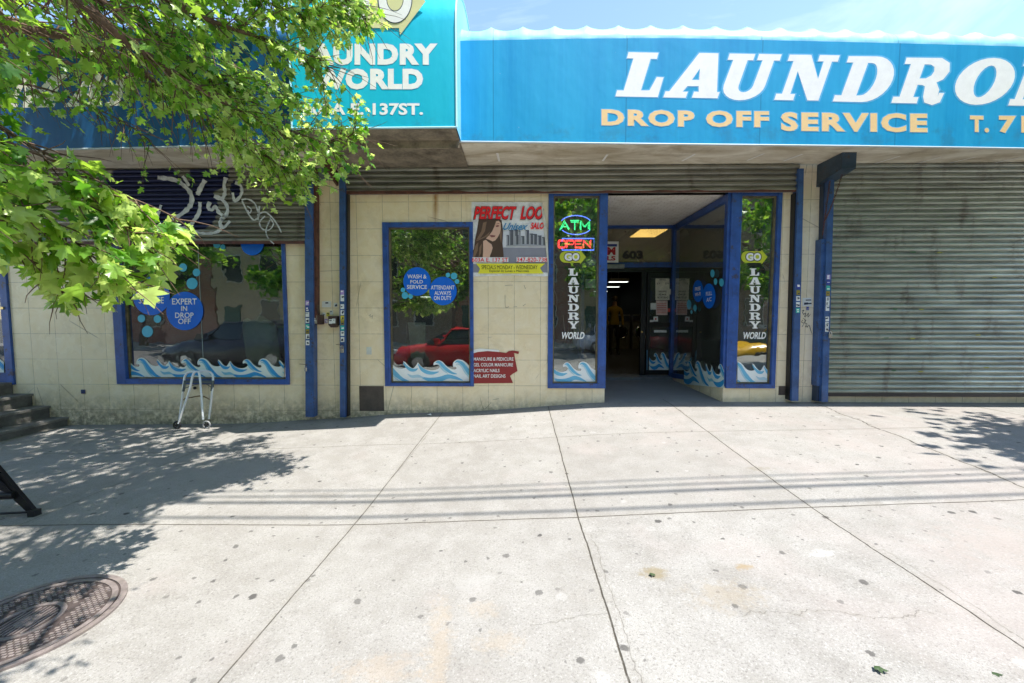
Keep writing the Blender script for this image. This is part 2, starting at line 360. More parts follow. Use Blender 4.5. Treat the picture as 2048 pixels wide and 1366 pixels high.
def text(mb, body, qm, bold=0.0, shear=0.0, m=0, spacing=1.0):
    vs, fs = text_loops(body, bold, shear, spacing)
    if not vs: return
    xs = [v[0] for v in vs]; ys = [v[1] for v in vs]
    x0, x1, y0, y1 = min(xs), max(xs), min(ys), max(ys)
    mb.add([qm((v[0]-x0)/(x1-x0), (v[1]-y0)/max(1e-6, y1-y0)) for v in vs], fs, m)
def arc(cx, cy, rx, ry, a0, a1, n=12): return [(cx+rx*math.cos(R(a0+(a1-a0)*i/n)), cy+ry*math.sin(R(a0+(a1-a0)*i/n))) for i in range(n+1)]
GL = {
 'L': [[(0,0),(1,0),(1,.44),(.86,.44),(.78,.13),(.55,.13),(.55,.88),(.70,.88),(.70,1),(0,1),(0,.88),(.16,.88),(.16,.12),(0,.12)]],
 'A': [[(0,0),(.40,0),(.40,.12),(.30,.12),(.35,.27),(.58,.27),(.63,.12),(.54,.12),(.54,0),(1,0),(1,.12),(.95,.12),(.70,1),(.36,1),(.07,.12),(0,.12)], [(.39,.39),(.55,.39),(.47,.68)]],
 'U': [[(0,1),(.48,1),(.48,.88),(.37,.88),(.37,.30)]+arc(.53,.30,.16,.17,180,360,8)[1:]+[(.69,.88),(.58,.88),(.58,1),(1,1),(1,.88),(.89,.88),(.89,.30)]+arc(.5,.30,.39,.32,0,-180,12)[1:]+[(.11,.88),(0,.88)]],
 'N': [[(0,0),(.36,0),(.36,.12),(.26,.12),(.26,.66),(.68,0),(.88,0),(.88,.88),(1,.88),(1,1),(.62,1),(.62,.88),(.74,.88),(.74,.46),(.42,1),(0,1),(0,.88),(.12,.88),(.12,.12),(0,.12)]],
 'D': [[(0,0),(.55,0)]+arc(.55,.5,.45,.5,-90,90,14)[1:]+[(0,1),(0,.88),(.13,.88),(.13,.12),(0,.12)], [(.40,.12),(.50,.12)]+arc(.50,.5,.20,.38,-90,90,10)[1:]+[(.40,.88)]],
 'R': [[(0,0),(.50,0),(.50,.12),(.39,.12),(.39,.42),(.50,.42),(.58,.38),(.62,.14),(.68,.02),(.84,-.03),(.97,.03),(1,.22),(.92,.22),(.90,.14),(.87,.30),(.76,.47),(.88,.55),(.95,.72),(.90,.90),(.72,1),(0,1),(0,.88),(.13,.88),(.13,.12),(0,.12)], [(.39,.54),(.54,.54),(.64,.61),(.67,.71),(.64,.82),(.54,.88),(.39,.88)]],
 'O': [arc(.5,.5,.5,.52,0,360,28)[:-1], arc(.5,.5,.19,.38,0,360,20)[:-1]],
 'M': [[(0,0),(.28,0),(.28,.12),(.2,.12),(.2,.68),(.40,0),(.54,0),(.72,.68),(.72,.12),(.64,.12),(.64,0),(1,0),(1,.12),(.92,.12),(.92,.88),(1,.88),(1,1),(.66,1),(.50,.42),(.34,1),(0,1),(0,.88),(.08,.88),(.08,.12),(0,.12)]],
 'T': [[(.25,0),(.75,0),(.75,.12),(.65,.12),(.65,.88),(.84,.88),(.9,.62),(1,.62),(1,1),(0,1),(0,.62),(.1,.62),(.16,.88),(.35,.88),(.35,.12),(.25,.12)]],
 'Y': [[(.28,0),(.74,0),(.74,.12),(.64,.12),(.64,.44),(.89,.88),(1,.88),(1,1),(.62,1),(.62,.88),(.70,.88),(.54,.58),(.38,.88),(.47,.88),(.47,1),(0,1),(0,.88),(.12,.88),(.38,.42),(.38,.12),(.28,.12)]],
}
def glyph(mb, ch, qm, shear=0.0, m=0, grow=0.0):
    sh = lambda p: (p[0]*(1-shear)+p[1]*shear, p[1])
    ax = [sh(p)[0] for p in GL[ch][0]]; a0, a1 = min(ax), max(ax); sh0 = sh
    sh = lambda p: ((sh0(p)[0]-a0)/(a1-a0), p[1])
    loops = []
    for li, l in enumerate(GL[ch]):
        q = [sh(p) for p in l]
        if grow:
            n = len(q); ar = sum(q[i][0]*q[(i+1)%n][1]-q[(i+1)%n][0]*q[i][1] for i in range(n)); s = (1 if ar > 0 else -1)*(1 if li == 0 else -1)
            out = []
            for i in range(n):
                a, b, c = Vector(q[i-1]), Vector(q[i]), Vector(q[(i+1)%n])
                n1 = (b-a).normalized(); n2 = (c-b).normalized(); nn = Vector((n1.y+n2.y, -(n1.x+n2.x)))
                if nn.length < 1e-4: nn = Vector((n1.y, -n1.x))
                out.append(b+nn.normalized()*grow*s*1.2)
            q = [(p[0], p[1]) for p in out]
        loops.append([qm(*p) for p in q])
    mb.poly(loops, m)

def words(items, mat, parent, fn, bold=.01, shear=0.0, name='lettering', spacing=1.0, grow=0.0, dy=0.0):
    for s_, a, b, c, d in items:
        t_ = MB(); text(t_, s_, boxmap(a-grow, b-grow, c+grow, d+grow, fn=fn, dy=dy), bold, shear, spacing=spacing); t_.build(name, mat, parent)
# ------------------------------------------------------------------ ground
def lerp_tab(tab, x):
    if x <= tab[0][0]: return tab[0][1]
    for (a, b), (c, d) in zip(tab, tab[1:]):
        if x <= c:
            t = (x-a)/(c-a); return b+(d-b)*t
    return tab[-1][1]
def zat(px, py, Y): return P(px, py, Y).z
FT = [(P(px, py, 0).x, P(px, py, 0).z) for px, py in ((-400,864),(0,855),(140,850),(500,847),(620,839),(690,836),(800,827),(950,823),(1095,812),(1210,804),(1600,804),(2048,806),(2500,806))]
JT = [(P(px, py, -3.03).x, P(px, py, -3.03).z) for px, py in ((-300,1054),(200,1046),(690,1048),(1160,1032),(1600,1013),(2048,997),(2600,972))]
def smooth_tab(tab, x): return sum(lerp_tab(tab, x+d)*w for d, w in ((-.3,.2),(-.15,.2),(0,.2),(.15,.2),(.3,.2)))
def gz(x, y):
    f = smooth_tab(FT, x); j = smooth_tab(JT, x)
    if y >= 0: return f+min(y, 2.2)*.012
    t = min(1, -y/3.03); t = t*t*(3-2*t)*.35+t*.65
    return f*(1-t)+j*t
def G(x, y, h=0.0): return Vector((x, y, gz(x, y)+h))
xs = [-60,-30,-18,-12]+[-9+.15*i for i in range(121)]+[12,18,30,60]; ys = [-6.5]+[-6.4+.1*i for i in range(65)]+[.2+.25*i for i in range(10)]
mb = MB(); n = len(xs)
mb.add([(x, y, gz(x, y)) for y in ys for x in xs], [(j*n+i, j*n+i+1, (j+1)*n+i+1, (j+1)*n+i) for j in range(len(ys)-1) for i in range(n-1)], 0, True)
mb.build('sidewalk', CONC, kind='structure')
mb = MB(); n = len(xs)
vs = []
for x in xs: vs += [(x, -6.5, gz(x, -6.5)+.003), (x, -6.66, gz(x, -6.5)+.0), (x, -6.68, gz(x, -6.5)-.3)]
mb.add(vs, [(i*3+k, (i+1)*3+k, (i+1)*3+k+1, i*3+k+1) for i in range(n-1) for k in range(2)])
mb.build('kerb', simple('kerb_stone', (.30,.29,.27), .8), kind='structure')
ASPH = simple('asphalt', (.17,.165,.155), .85, var=.35, scale=25, bump=.5)
RZ = -.22
mb = MB(); mb.add([(-300,-300,RZ),(300,-300,RZ),(300,-6.67,RZ),(-300,-6.67,RZ)], [(0,1,2,3)]); mb.build('road', ASPH, kind='structure')
mb = MB(); mb.box(-60, 60, -19, -15.2, RZ, RZ+.14); mb.build('far_pavement', simple('far_concrete', (.33,.32,.30), .85), kind='structure')

# ------------------------------------------------------------------ building shell
B = empty('laundromat_building', (0, 0, 0), 'long beige tiled single storey laundromat with blue framed shop windows', 'building')
CZ = zat(1330, 384, 0)           # entry ceiling height
SZ = zat(1200, 333, 0)           # soffit height
def rect(x0, y0, x1, y1, Y=0.0):
    a = P((x0), (y0+y1)/2, Y); b = P(x1, (y0+y1)/2, Y)
    xm = (x0+x1)/2
    return a.x, b.x, P(xm, y1, Y).z, P(xm, y0, Y).z
WINS = {'left': (227, 400, 575, 768), 'mid': (768, 445, 947, 772), 'atm': (1096, 382, 1213, 776), 'right': (1455, 382, 1556, 777)}
OP = []
for kx, (a, b, c, d) in WINS.items():
    x0, x1, z0, z1 = rect(a, b, c, d); OP.append((x0+.02, x1-.02, z0+.02, z1-.02))
EX0, EX1 = P(1213, 600, 0).x, P(1457, 600, 0).x
OP.append((EX0-.01, EX1+.01, -1, CZ)); OP.append((P(-120, 600, 0).x, P(14, 600, 0).x, zat(0, 760, 0), 3.3))
def wall_cells(x0, x1, z0, z1, ops):
    X = sorted({x0, x1, *[o[0] for o in ops], *[o[1] for o in ops]}); Zs = sorted({z0, z1, *[max(z0, o[2]) for o in ops], *[min(z1, o[3]) for o in ops]})
    for i in range(len(X)-1):
        for j in range(len(Zs)-1):
            cx, cz = (X[i]+X[i+1])/2, (Zs[j]+Zs[j+1])/2
            if not any(o[0] < cx < o[1] and o[2] < cz < o[3] for o in ops): yield X[i], X[i+1], Zs[j], Zs[j+1]
mb = MB()
for a, b, c, d in wall_cells(-14, 14, -.6, SZ+.02, OP): mb.quad((a,0,c), (b,0,c), (b,0,d), (a,0,d))
for a, b, c, d in OP:
    c = max(c, -.6)
    mb.quad((a,0,c),(a,.16,c),(a,.16,d),(a,0,d)); mb.quad((b,0,c),(b,.16,c),(b,.16,d),(b,0,d)); mb.quad((a,0,d),(b,0,d),(b,.16,d),(a,.16,d)); mb.quad((a,0,c),(b,0,c),(b,.16,c),(a,.16,c))
mb.build('wall', TILE, B)
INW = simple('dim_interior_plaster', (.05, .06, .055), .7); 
mb = MB(); mb.box(-14, 14, 0.001, .16, SZ+.02, 4.95); mb.box(-14, 14, .16, 15, 4.6, 4.95); mb.box(-14, -13.8, .16, 15, -.6, 4.6); mb.box(13.8, 14, .16, 15, -.6, 4.6); mb.box(-13.8, 13.8, 14.8, 15, -.6, 4.6)
mb.build('roof', simple('roof_felt', (.12,.12,.12), .9), B)
# inner lining and partition walls
mb = MB(); FZ = P(1330, 750, 2.23).z
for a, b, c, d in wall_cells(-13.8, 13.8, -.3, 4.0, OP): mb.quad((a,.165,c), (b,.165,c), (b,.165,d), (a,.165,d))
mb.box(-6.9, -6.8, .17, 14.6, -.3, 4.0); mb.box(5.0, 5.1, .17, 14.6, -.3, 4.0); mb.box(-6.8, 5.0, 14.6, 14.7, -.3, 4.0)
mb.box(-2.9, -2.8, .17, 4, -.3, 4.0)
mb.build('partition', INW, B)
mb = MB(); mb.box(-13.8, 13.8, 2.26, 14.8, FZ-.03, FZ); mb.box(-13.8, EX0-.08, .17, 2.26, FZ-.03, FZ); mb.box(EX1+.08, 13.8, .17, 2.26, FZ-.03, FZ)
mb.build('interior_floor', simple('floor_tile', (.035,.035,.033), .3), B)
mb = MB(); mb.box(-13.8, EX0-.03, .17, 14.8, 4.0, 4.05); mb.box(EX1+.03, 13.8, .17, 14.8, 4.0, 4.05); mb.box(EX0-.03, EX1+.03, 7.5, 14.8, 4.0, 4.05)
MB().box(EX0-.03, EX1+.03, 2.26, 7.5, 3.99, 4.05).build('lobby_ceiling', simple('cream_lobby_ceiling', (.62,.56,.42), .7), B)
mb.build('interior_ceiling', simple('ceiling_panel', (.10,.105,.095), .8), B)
def ceilmat():
    k = NT('entry_ceiling_panel'); br = k.n('ShaderNodeTexBrick'); k.l(k.pos(), br.inputs[0]); br.inputs['Scale'].default_value = 3.3
    k.set(br.inputs['Color1'], (.86,.83,.76)); k.set(br.inputs['Color2'], (.82,.78,.70)); k.set(br.inputs['Mortar'], (.36,.32,.26)); br.inputs['Mortar Size'].default_value = .008
    return k.fin(k.bsdf(k.mix(k.ramp(k.noise(3,6,.7), .5, .7, 0, .5), br.outputs[0], (.45,.38,.28)), .6))
mb = MB(); mb.box(EX0-.05, EX1+.06, .0, 2.26, CZ, CZ+.05); mb.build('entry_ceiling', ceilmat(), B)

# washing machines, strip lights and a customer inside
INX = [(1.35+.0, 6.5)]
def washer(x, y, label):
    t = empty('washing_machine', (x, y, FZ), label, 'washing machine', 'washing machines along the inner wall')
    MB().bbox(x-.34, x+.34, y-.35, y+.35, FZ, FZ+1.25, .03).build('cabinet', simple('washer_steel', (.35,.36,.36), .35, .6), t)
    MB().box(x-.33, x+.33, y-.362, y-.352, FZ+1.0, FZ+1.2).build('control_panel', simple('washer_panel', (.05,.06,.09), .4), t)
    d = MB().tube([(x+.22*math.cos(a), y-.37, FZ+.6+.22*math.sin(a)) for a in [2*math.pi*i/20 for i in range(21)]], .03, 8).build('door', simple('chrome', (.8,.8,.8), .12, 1.0), t)
    MB().disc((x, y-.372, FZ+.6), .2).build('door_glass', simple('washer_door_glass', (.02,.02,.025), .08), d)
wl = ['first washing machine from the entrance, behind the open doorway', 'second washing machine from the entrance in the row deep inside', 'third washing machine from the entrance in the row deep inside', 'fourth washing machine in the row, farthest from the entrance']
for i in range(4): washer(2.15+.75*i, 9.2, wl[i])
LIT = emit('lit_fluorescent_panel', (.95, 1.0, .93), .9)
for i, (lx, ly, lz, ll, wwarm) in enumerate([(3.4, 5.06, 3.85, 'lit square panel light just behind the glass over the door', 1), (3.45, 8.5, 2.85, 'lit strip light nearest the open doorway', 0), (3.75, 11.0, 2.85, 'lit strip light in the middle of the row past the doorway', 0), (3.9, 14.0, 2.85, 'lit strip light at the far end of the row past the doorway', 0),
                              (-3.8, 11.0, 2.45, 'lit strip light seen behind the narrow window beside the salon poster', 0), (-6.4, 3.2, 3.6, 'lit strip light deep behind the widest window', 0)]):
    t = empty('ceiling_light', (lx, ly, lz), ll, 'ceiling light', 'ceiling lights inside the laundromat')
    w, l = (.34, .5) if wwarm else (.32, .09)
    MB().box(lx-w-.03, lx+w+.03, ly-l-.03, ly+l+.03, lz-.05, lz+.06).build('housing', simple('light_housing', (.3,.3,.28), .5), t)
    MB().box(lx-w, lx+w, ly-l, ly+l, lz-.065, lz-.052).build('diffuser', emit('lit_warm_panel', (1.0,.70,.22), 1.1) if wwarm else LIT, t)
    if not wwarm: MB().cyl((lx, ly, lz+.06), (lx, ly, 4.0), .012, 6).build('suspension_rod', simple('light_housing', (.3,.3,.28), .5), t)

# person in yellow top, deep in the doorway
def person(x, y, z0):
    V = [(0,0,.95),(0,.0,1.15),(0,.01,1.40),(0,0,1.52),(0,-.02,1.66), (-.10,0,.92),(-.11,-.02,.5),(-.12,.02,.08),(-.12,-.12,.03), (.10,0,.92),(.12,.02,.5),(.13,.05,.08),(.13,-.09,.03),
         (-.19,.01,1.40),(-.25,.0,1.13),(-.22,-.16,.95),(.19,.01,1.40),(.25,.02,1.13),(.23,-.12,.92),(-.22,-.21,.90),(.23,-.17,.87)]
    Ed = [(0,1),(1,2),(2,3),(3,4),(0,5),(5,6),(6,7),(7,8),(0,9),(9,10),(10,11),(11,12),(2,13),(13,14),(14,15),(2,16),(16,17),(17,18),(15,19),(18,20)]
    Rr = [.14,.13,.14,.055,.10,.085,.06,.045,.035,.085,.06,.045,.035,.06,.042,.03,.06,.042,.03,.03,.03]
    for hi, s in ((19, -1), (20, 1)):
        bx, by, bz = V[hi]
        for q, (dx, ln) in enumerate(((-.03,.07),(-.01,.08),(.01,.078),(.03,.06))):
            V.append((bx+dx, by-.03, bz-.045)); V.append((bx+dx*1.2, by-.03, bz-.045-ln*.7)); a = len(V)-2; Ed += [(hi, a), (a, a+1)]; Rr += [.009, .007]
        V.append((bx-s*.045, by-.03, bz-.03)); V.append((bx-s*.05, by-.05, bz-.07)); a = len(V)-2; Ed += [(hi, a), (a, a+1)]; Rr += [.011, .008]
    me = bpy.data.meshes.new('person'); me.from_pydata([(v[0]+x, v[1]+y, v[2]+z0) for v in V], Ed, [])
    o = bpy.data.objects.new('tmp', me); COL.objects.link(o)
    md = o.modifiers.new('s', 'SKIN'); md.use_smooth_shade = True
    for i, sv in enumerate(me.skin_vertices[0].data): sv.radius = (Rr[i], Rr[i]*(.72 if i in (0,1,2) else 1)); sv.use_root = (i == 0)
    o.modifiers.new('u', 'SUBSURF').render_levels = 1
    bpy.context.view_layer.update()
    m2 = bpy.data.meshes.new_from_object(o.evaluated_get(bpy.context.evaluated_depsgraph_get()))
    bpy.data.objects.remove(o)
    body = bpy.data.objects.new('person', m2); COL.objects.link(body)
    k = NT('person_clothes_and_skin'); X, Y, Z = k.xyz()
    c = k.mix(k.M('GREATER_THAN', Z, z0+.93), (.02,.022,.04), (.24,.165,.012)); c = k.mix(k.M('GREATER_THAN', Z, z0+1.49), c, (.32,.19,.13))
    c = k.mix(k.M('LESS_THAN', Z, z0+.07), c, (.02,.02,.02))
    m2.materials.clear(); m2.materials.append(k.fin(k.bsdf(c, .7)))
    tag(body, 'person in a yellow top and dark trousers standing deep inside the doorway', 'person')
    hm = MB(); hm.loft([[(x+r*math.cos(t)*.095, y-.01+r*math.sin(t)*.11, z0+1.68+h) for t in [2*math.pi*i/12 for i in range(12)]] for r, h in ((.98,-.02),(1.06,.04),(.9,.09),(.5,.12),(.1,.13))])
    h = hm.build('hair', simple('dark_hair', (.02,.014,.01), .6)); h.parent = body
    for s in (-1, 1):
        e = MB(); e.add([(x+s*.035+a, y-.118, z0+1.68+b) for a, b in ((-.012,0),(0,-.006),(.012,0),(0,.006))], [(0,1,2,3)])
        e.build('eye', simple('dark_eye', (.03,.015,.012), .4)).parent = body
    e = MB(); e.add([(x-.02, y-.116, z0+1.60), (x+.02, y-.116, z0+1.60), (x+.014, y-.118, z0+1.592), (x-.014, y-.118, z0+1.592)], [(0,1,2,3)])
    f = e.build('mouth', simple('mouth_skin', (.2,.06,.05), .5)); f.parent = body
person(P(1228, 690, 6.5).x, 6.5, FZ)

# ------------------------------------------------------------------ decals
def on(Y): return lambda px, py: P(px, py, Y)
PALE = [flat('decal_white', (.74,.82,.76)), flat('decal_mid_blue', (.03,.32,.64)), flat('decal_light_blue', (.20,.52,.66))]
PALE2 = [flat('decal_bright_white', (.86,.90,.89)), flat('decal_sky_blue', (.16,.50,.72)), flat('decal_pale_blue', (.45,.68,.78))]
WAVE = [(0,.94),(.03,.80),(.07,.68),(.13,.59),(.20,.57),(.26,.62),(.29,.72),(.275,.80),(.235,.83),(.212,.80),(.208,.90),(.235,.99),(.28,1.03),(.33,.95),(.37,.80),(.42,.67),(.47,.61),(.505,.62),(.515,.69),(.495,.74),(.472,.72),(.465,.85),(.485,.99),(.53,1.07),(.59,1.04),(.64,.93),(.68,.78),(.73,.68),(.79,.65),(.84,.70),(.845,.80),(.80,.98),(.83,.95),(.87,.80),(.905,.70),(.94,.67),(.97,.78)]
RIB = [  # centre line, width, colour index
 ([(.0,.86),(.05,.62),(.12,.48),(.20,.44),(.28,.50)], (.03,.16,.18,.14,.02), 1),
 ([(.235,.93),(.28,.95),(.33,.78),(.39,.58),(.46,.44),(.52,.40)], (.02,.12,.16,.16,.10,.02), 1),
 ([(.49,.92),(.53,.98),(.59,.88),(.65,.60),(.72,.34),(.80,.14),(.90,.03)], (.02,.10,.17,.22,.22,.14,.04), 1),
 ([(.505,.84),(.54,.86),(.585,.74),(.63,.48),(.69,.24),(.76,.06)], (.01,.06,.08,.10,.08,.02), 2),
 ([(.80,.93),(.84,.76),(.90,.60),(.96,.58),(1.0,.66)], (.02,.10,.16,.12,.02), 1),
 ([(.02,.30),(.10,.18),(.20,.12),(.30,.16),(.40,.28),(.50,.22),(.60,.10)], (.02,.12,.22,.24,.2,.14,.02), 1),
 ([(.25,.86),(.285,.84),(.31,.68),(.35,.54),(.40,.42)], (.01,.06,.08,.08,.01), 2),
 ([(.86,.40),(.92,.28),(1.0,.30),(1.08,.22)], (.02,.12,.14,.02), 2)]
def smooth_line(pts, n=4):
    out = []
    for i in range(len(pts)-1):
        p0, p1, p2, p3 = (Vector(pts[max(0, i-1)]), Vector(pts[i]), Vector(pts[i+1]), Vector(pts[min(len(pts)-1, i+2)]))
        for k in range(n):
            t = k/n; out.append(.5*((2*p1)+(p2-p0)*t+(2*p0-5*p1+4*p2-p3)*t*t+(3*p1-p0-3*p2+p3)*t**3))
    return out+[Vector(pts[-1])]
def clip_tri(poly, lo, hi):
    for val, sgn in ((lo, 1), (hi, -1)):
        out = []
        for i in range(len(poly)):
            a, b = poly[i-1], poly[i]; ia, ib = sgn*(a[0]-val) >= 0, sgn*(b[0]-val) >= 0
            if ia != ib: t = (val-a[0])/(b[0]-a[0]); out.append((val, a[1]+(b[1]-a[1])*t))
            if ib: out.append(b)
        poly = out
        if len(poly) < 3: return []
    return poly
def waves(parent, fn, x0, x1, ytop, ybot, unit, phase=0.0, pal=PALE, dy=0.0, normal=Vector((0,-1,0))):
    mb = MB(); W = (x1-x0)/unit
    def put(pts, tris, m, off):
        for t in tris:
            c = clip_tri([tuple(pts[i]) for i in t], 0, W)
            if c:
                vs = []
                for u, v in c:
                    p = fn(x0+u*unit, ybot+(ytop-ybot)*v+dy*(u/W)); vs.append(p+normal*off)
                mb.add(vs, [tuple(range(len(vs)))], m)
    for k in range(-1, int(W)+2):
        sh = k-phase
        top = [Vector((a+sh, b)) for a, b in smooth_line(WAVE+[(1, .94)], 3)]
        lp = [Vector((p.x, p.y, 0)) for p in top]+[Vector((sh+1, 0, 0)), Vector((sh, 0, 0))]
        put([(p.x, p.y) for p in lp], tessellate_polygon([lp]), 0, 0.0)
        for ri, (cl, wd, ci) in enumerate(RIB):
            c = smooth_line(cl, 4); n = len(c); L = []; Rr = []
            for i, p in enumerate(c):
                w = np.interp(i/(n-1)*(len(wd)-1), range(len(wd)), wd)*.5
                t = (c[min(i+1, n-1)]-c[max(i-1, 0)]); t = Vector((t.x*4, t.y)).normalized(); nn = Vector((-t.y/4, t.x))
                L.append(p+nn*w); Rr.append(p-nn*w)
            pts = [(max(-9, q.x+sh), max(0.0, q.y)) for q in L+Rr]
            put(pts, [(i, i+1, n+i+1, n+i) for i in range(n-1)], ci, .0006*(1+ri))
    return mb.build('wave_decal', pal, parent)
def px_disc(mb, fn, cx, cy, r, m=0, n=26, cut=None, off=0.0):
    pts = []
    for k in range(n):
        a = 2*math.pi*k/n; y = cy+r*1.04*math.sin(a)
        if cut is not None: y = max(y, cut)
        p = fn(cx+r*math.cos(a), y); pts.append(p+Vector((0,-off,0)))
    mb.poly([pts], m)
DECB = flat('royal_blue_decal', (.010,.15,.70), .25); DECC = flat('cyan_bubble_decal', (.08,.47,.66), .3)
def bubbles(parent, Y, big, small, fn=None):
    fn0 = fn or on(Y)
    for i, (cx, cy, r) in enumerate(small):
        mb = MB(); px_disc(mb, fn0, cx, cy, r, off=.0005*i); mb.build('bubble_decal', DECC, parent)
    for i, (cx, cy, r, lines) in enumerate(big):
        mb = MB(); px_disc(mb, fn0, cx, cy, r, off=.002+.003*i); d = mb.build('round_decal', DECB, parent)
        fy = lambda px, py, k=i: fn0(px, py)+Vector((0, -.004-.003*k, 0))
        if lines: words(lines, WHT, parent, fy, .012)
def framed(name, outer, inner, label=None, depth=.05, Y=0.0, mat=None, ypane=.05, gl=None):
    a, b, c, d = outer; e, f, g, h = inner
    X0, X1, Z0, Z1 = rect(a, b, c, d, Y); x0, x1, z0, z1 = rect(e, f, g, h, Y)
    mb = MB(); y0, y1 = Y-depth+.02, Y+.07
    mb.bbox(X0, x0, y0, y1, Z0, Z1); mb.bbox(x1, X1, y0, y1, Z0, Z1)
    mb.box(x0, x1, y0+.003, y1, Z0, z0); mb.box(x0, x1, y0+.003, y1, z1, Z1)
    w = mb.build(name, mat or BLUE, B)
    if label: w['label'] = label
    tb = MB()   # thin tarnished bead round the glass
    t = .022
    tb.box(x0, x0+t, Y+ypane-.025, Y+ypane+.02, z0, z1); tb.box(x1-t, x1, Y+ypane-.025, Y+ypane+.02, z0, z1); tb.box(x0+t, x1-t, Y+ypane-.022, Y+ypane+.02, z1-t, z1); tb.box(x0+t, x1-t, Y+ypane-.022, Y+ypane+.02, z0, z0+t)
    tb.build('glazing_bead', simple('tarnished_brass_bead', (.20,.17,.09), .45, .3, var=.5), w)
    MB().box(x0+t, x1-t, Y+ypane, Y+ypane+.008, z0+t, z1-t).build('glass_pane', gl or G1, w)
    return w
DY = .045  # decals stand just before the panes (pane at .05)
wL = framed('window', (227, 440, 575, 768), (246, 455, 568, 758), 'wide blue framed window under the graffitied shutter')
waves(wL, on(DY), 243, 568, 718, 757, 122, .22, PALE, 2)
bubbles(wL, DY, [(303, 592, 37, [('FULLY', 283, 578, 322, 589), ('SERVICE', 278, 594, 328, 607)]),
                 (370, 622, 37, [('EXPERT', 345, 597, 394, 609), ('IN', 363, 612, 375, 622), ('DROP', 351, 625, 388, 636), ('OFF', 357, 637, 382, 648)]),
                 (505, 487, 23, [])],
        [(384, 567, 11), (393, 545, 7.5), (366, 535, 8), (315, 638, 7.5), (295, 663, 11), (283, 637, 7.5), (434, 489, 7), (446, 494, 5)])
MB().box(P(401,600,.05).x-.003, P(401,600,.05).x+.003, .046, .049, P(400,757,.05).z, P(400,470,.05).z).build('pane_joint', simple('silicone_joint', (.3,.4,.38), .3), wL)
wM = framed('window', (768, 445, 947, 772), (779, 454, 940, 766), 'narrow blue framed window between the blue rail and the salon poster')
waves(wM, on(DY), 779, 940, 722, 765, 150, .62, PALE2)
bubbles(wM, DY, [(834, 563, 27.5, [('WASH &', 815, 549, 853, 557), ('FOLD', 821, 560, 846, 567), ('SERVICE', 814, 570, 854, 578)]),
                 (886, 582, 27.5, [('ATTENDANT', 862, 571, 909, 579), ('ALWAYS', 869, 582, 902, 590), ('ON DUTY', 868, 592, 903, 600)])],
        [(806, 580, 4.5), (810, 591, 6.5), (821, 593, 4.5), (896, 550, 4.5), (908, 552, 6.5), (914, 563, 4.5)])
wA = framed('window', (1096, 383, 1213, 776), (1106, 391, 1197, 767), 'tall blue framed window with neon tubes left of the entrance')
waves(wA, on(DY), 1104, 1196, 726, 767, 118, .02, PALE2)
wR = framed('window', (1456, 384, 1556, 776), (1477, 391, 1548, 768), 'tall blue framed window right of the entrance')
waves(wR, on(DY), 1475, 1548, 726, 768, 118, .55, PALE2, 2)
YEL = flat('lime_yellow_decal', (.55,.60,.03)); SHB = flat('black_outline_decal', (.02,.02,.03))
def go_logo(parent, cx, cy, s, Y, name='arrow_logo'):
    # rounded bar with an arrow head pointing right, letters G and O on it
    f = lambda o: (lambda u, v: P(cx+u*s, cy-v*s, Y)+Vector((0,-o,0)))
    a = f(0); mb = MB()
    pts = [(-.6,.45)]+[(-.6+.45*math.cos(R(t)), .45*math.sin(R(t))) for t in range(90, 271, 15)][1:]+[(.55,-.45),(.55,-.58),(1.02,0),(.55,.58),(.55,.45)]
    mb.poly([[a(*p) for p in pts]]); mb.build(name, YEL, parent)
    for o, g, m in ((.001, .06, SHB), (.002, 0.0, WHT)):
        b = f(o); t = MB()
        for ch, ux in (('G', -.38), ('O', .22)):
            q = quadmap(b(ux-.29-g, -.30-g), b(ux+.29+g, -.30-g), b(ux+.29+g, .32+g), b(ux-.29-g, .32+g)); text(t, ch, q, .05)
        t.build('logo_lettering' if o > .0015 else 'logo_outline', m, parent)
for w, cx, xs_ in ((wA, 1147, (1137, 1158)), (wR, 1510, (1497, 1519))):
    go_logo(w, cx-1, 514, 25.5, DY)
    t = MB()
    for i, ch in enumerate('LAUNDRY'):
        y = 537+i*17.6; ww = 1.0 if ch not in 'L' else .85; cxx = cx-(0 if ch != 'L' else 1); tilt = -1 if w is wA else 1
        glyph(t, ch, boxmap(cxx-11*ww, y, cxx+11*ww, y+14.3, DY))
    t.build('lettering', WHT, w); words([('WORLD', cx-23, 664, cx+22, 678)], WHT, w, on(DY), .03, .25)
# papers stuck in the tall window by the door
pp = MB()
for a, b, c, d in ((1173, 518, 1191, 531), (1171, 558, 1191, 576)): MB().poly([[P(x, y, .062) for x, y in ((a, d), (c, d), (c, b), (a, b))]]).build('taped_paper', simple('paper', (.66,.68,.62), .7), wA)
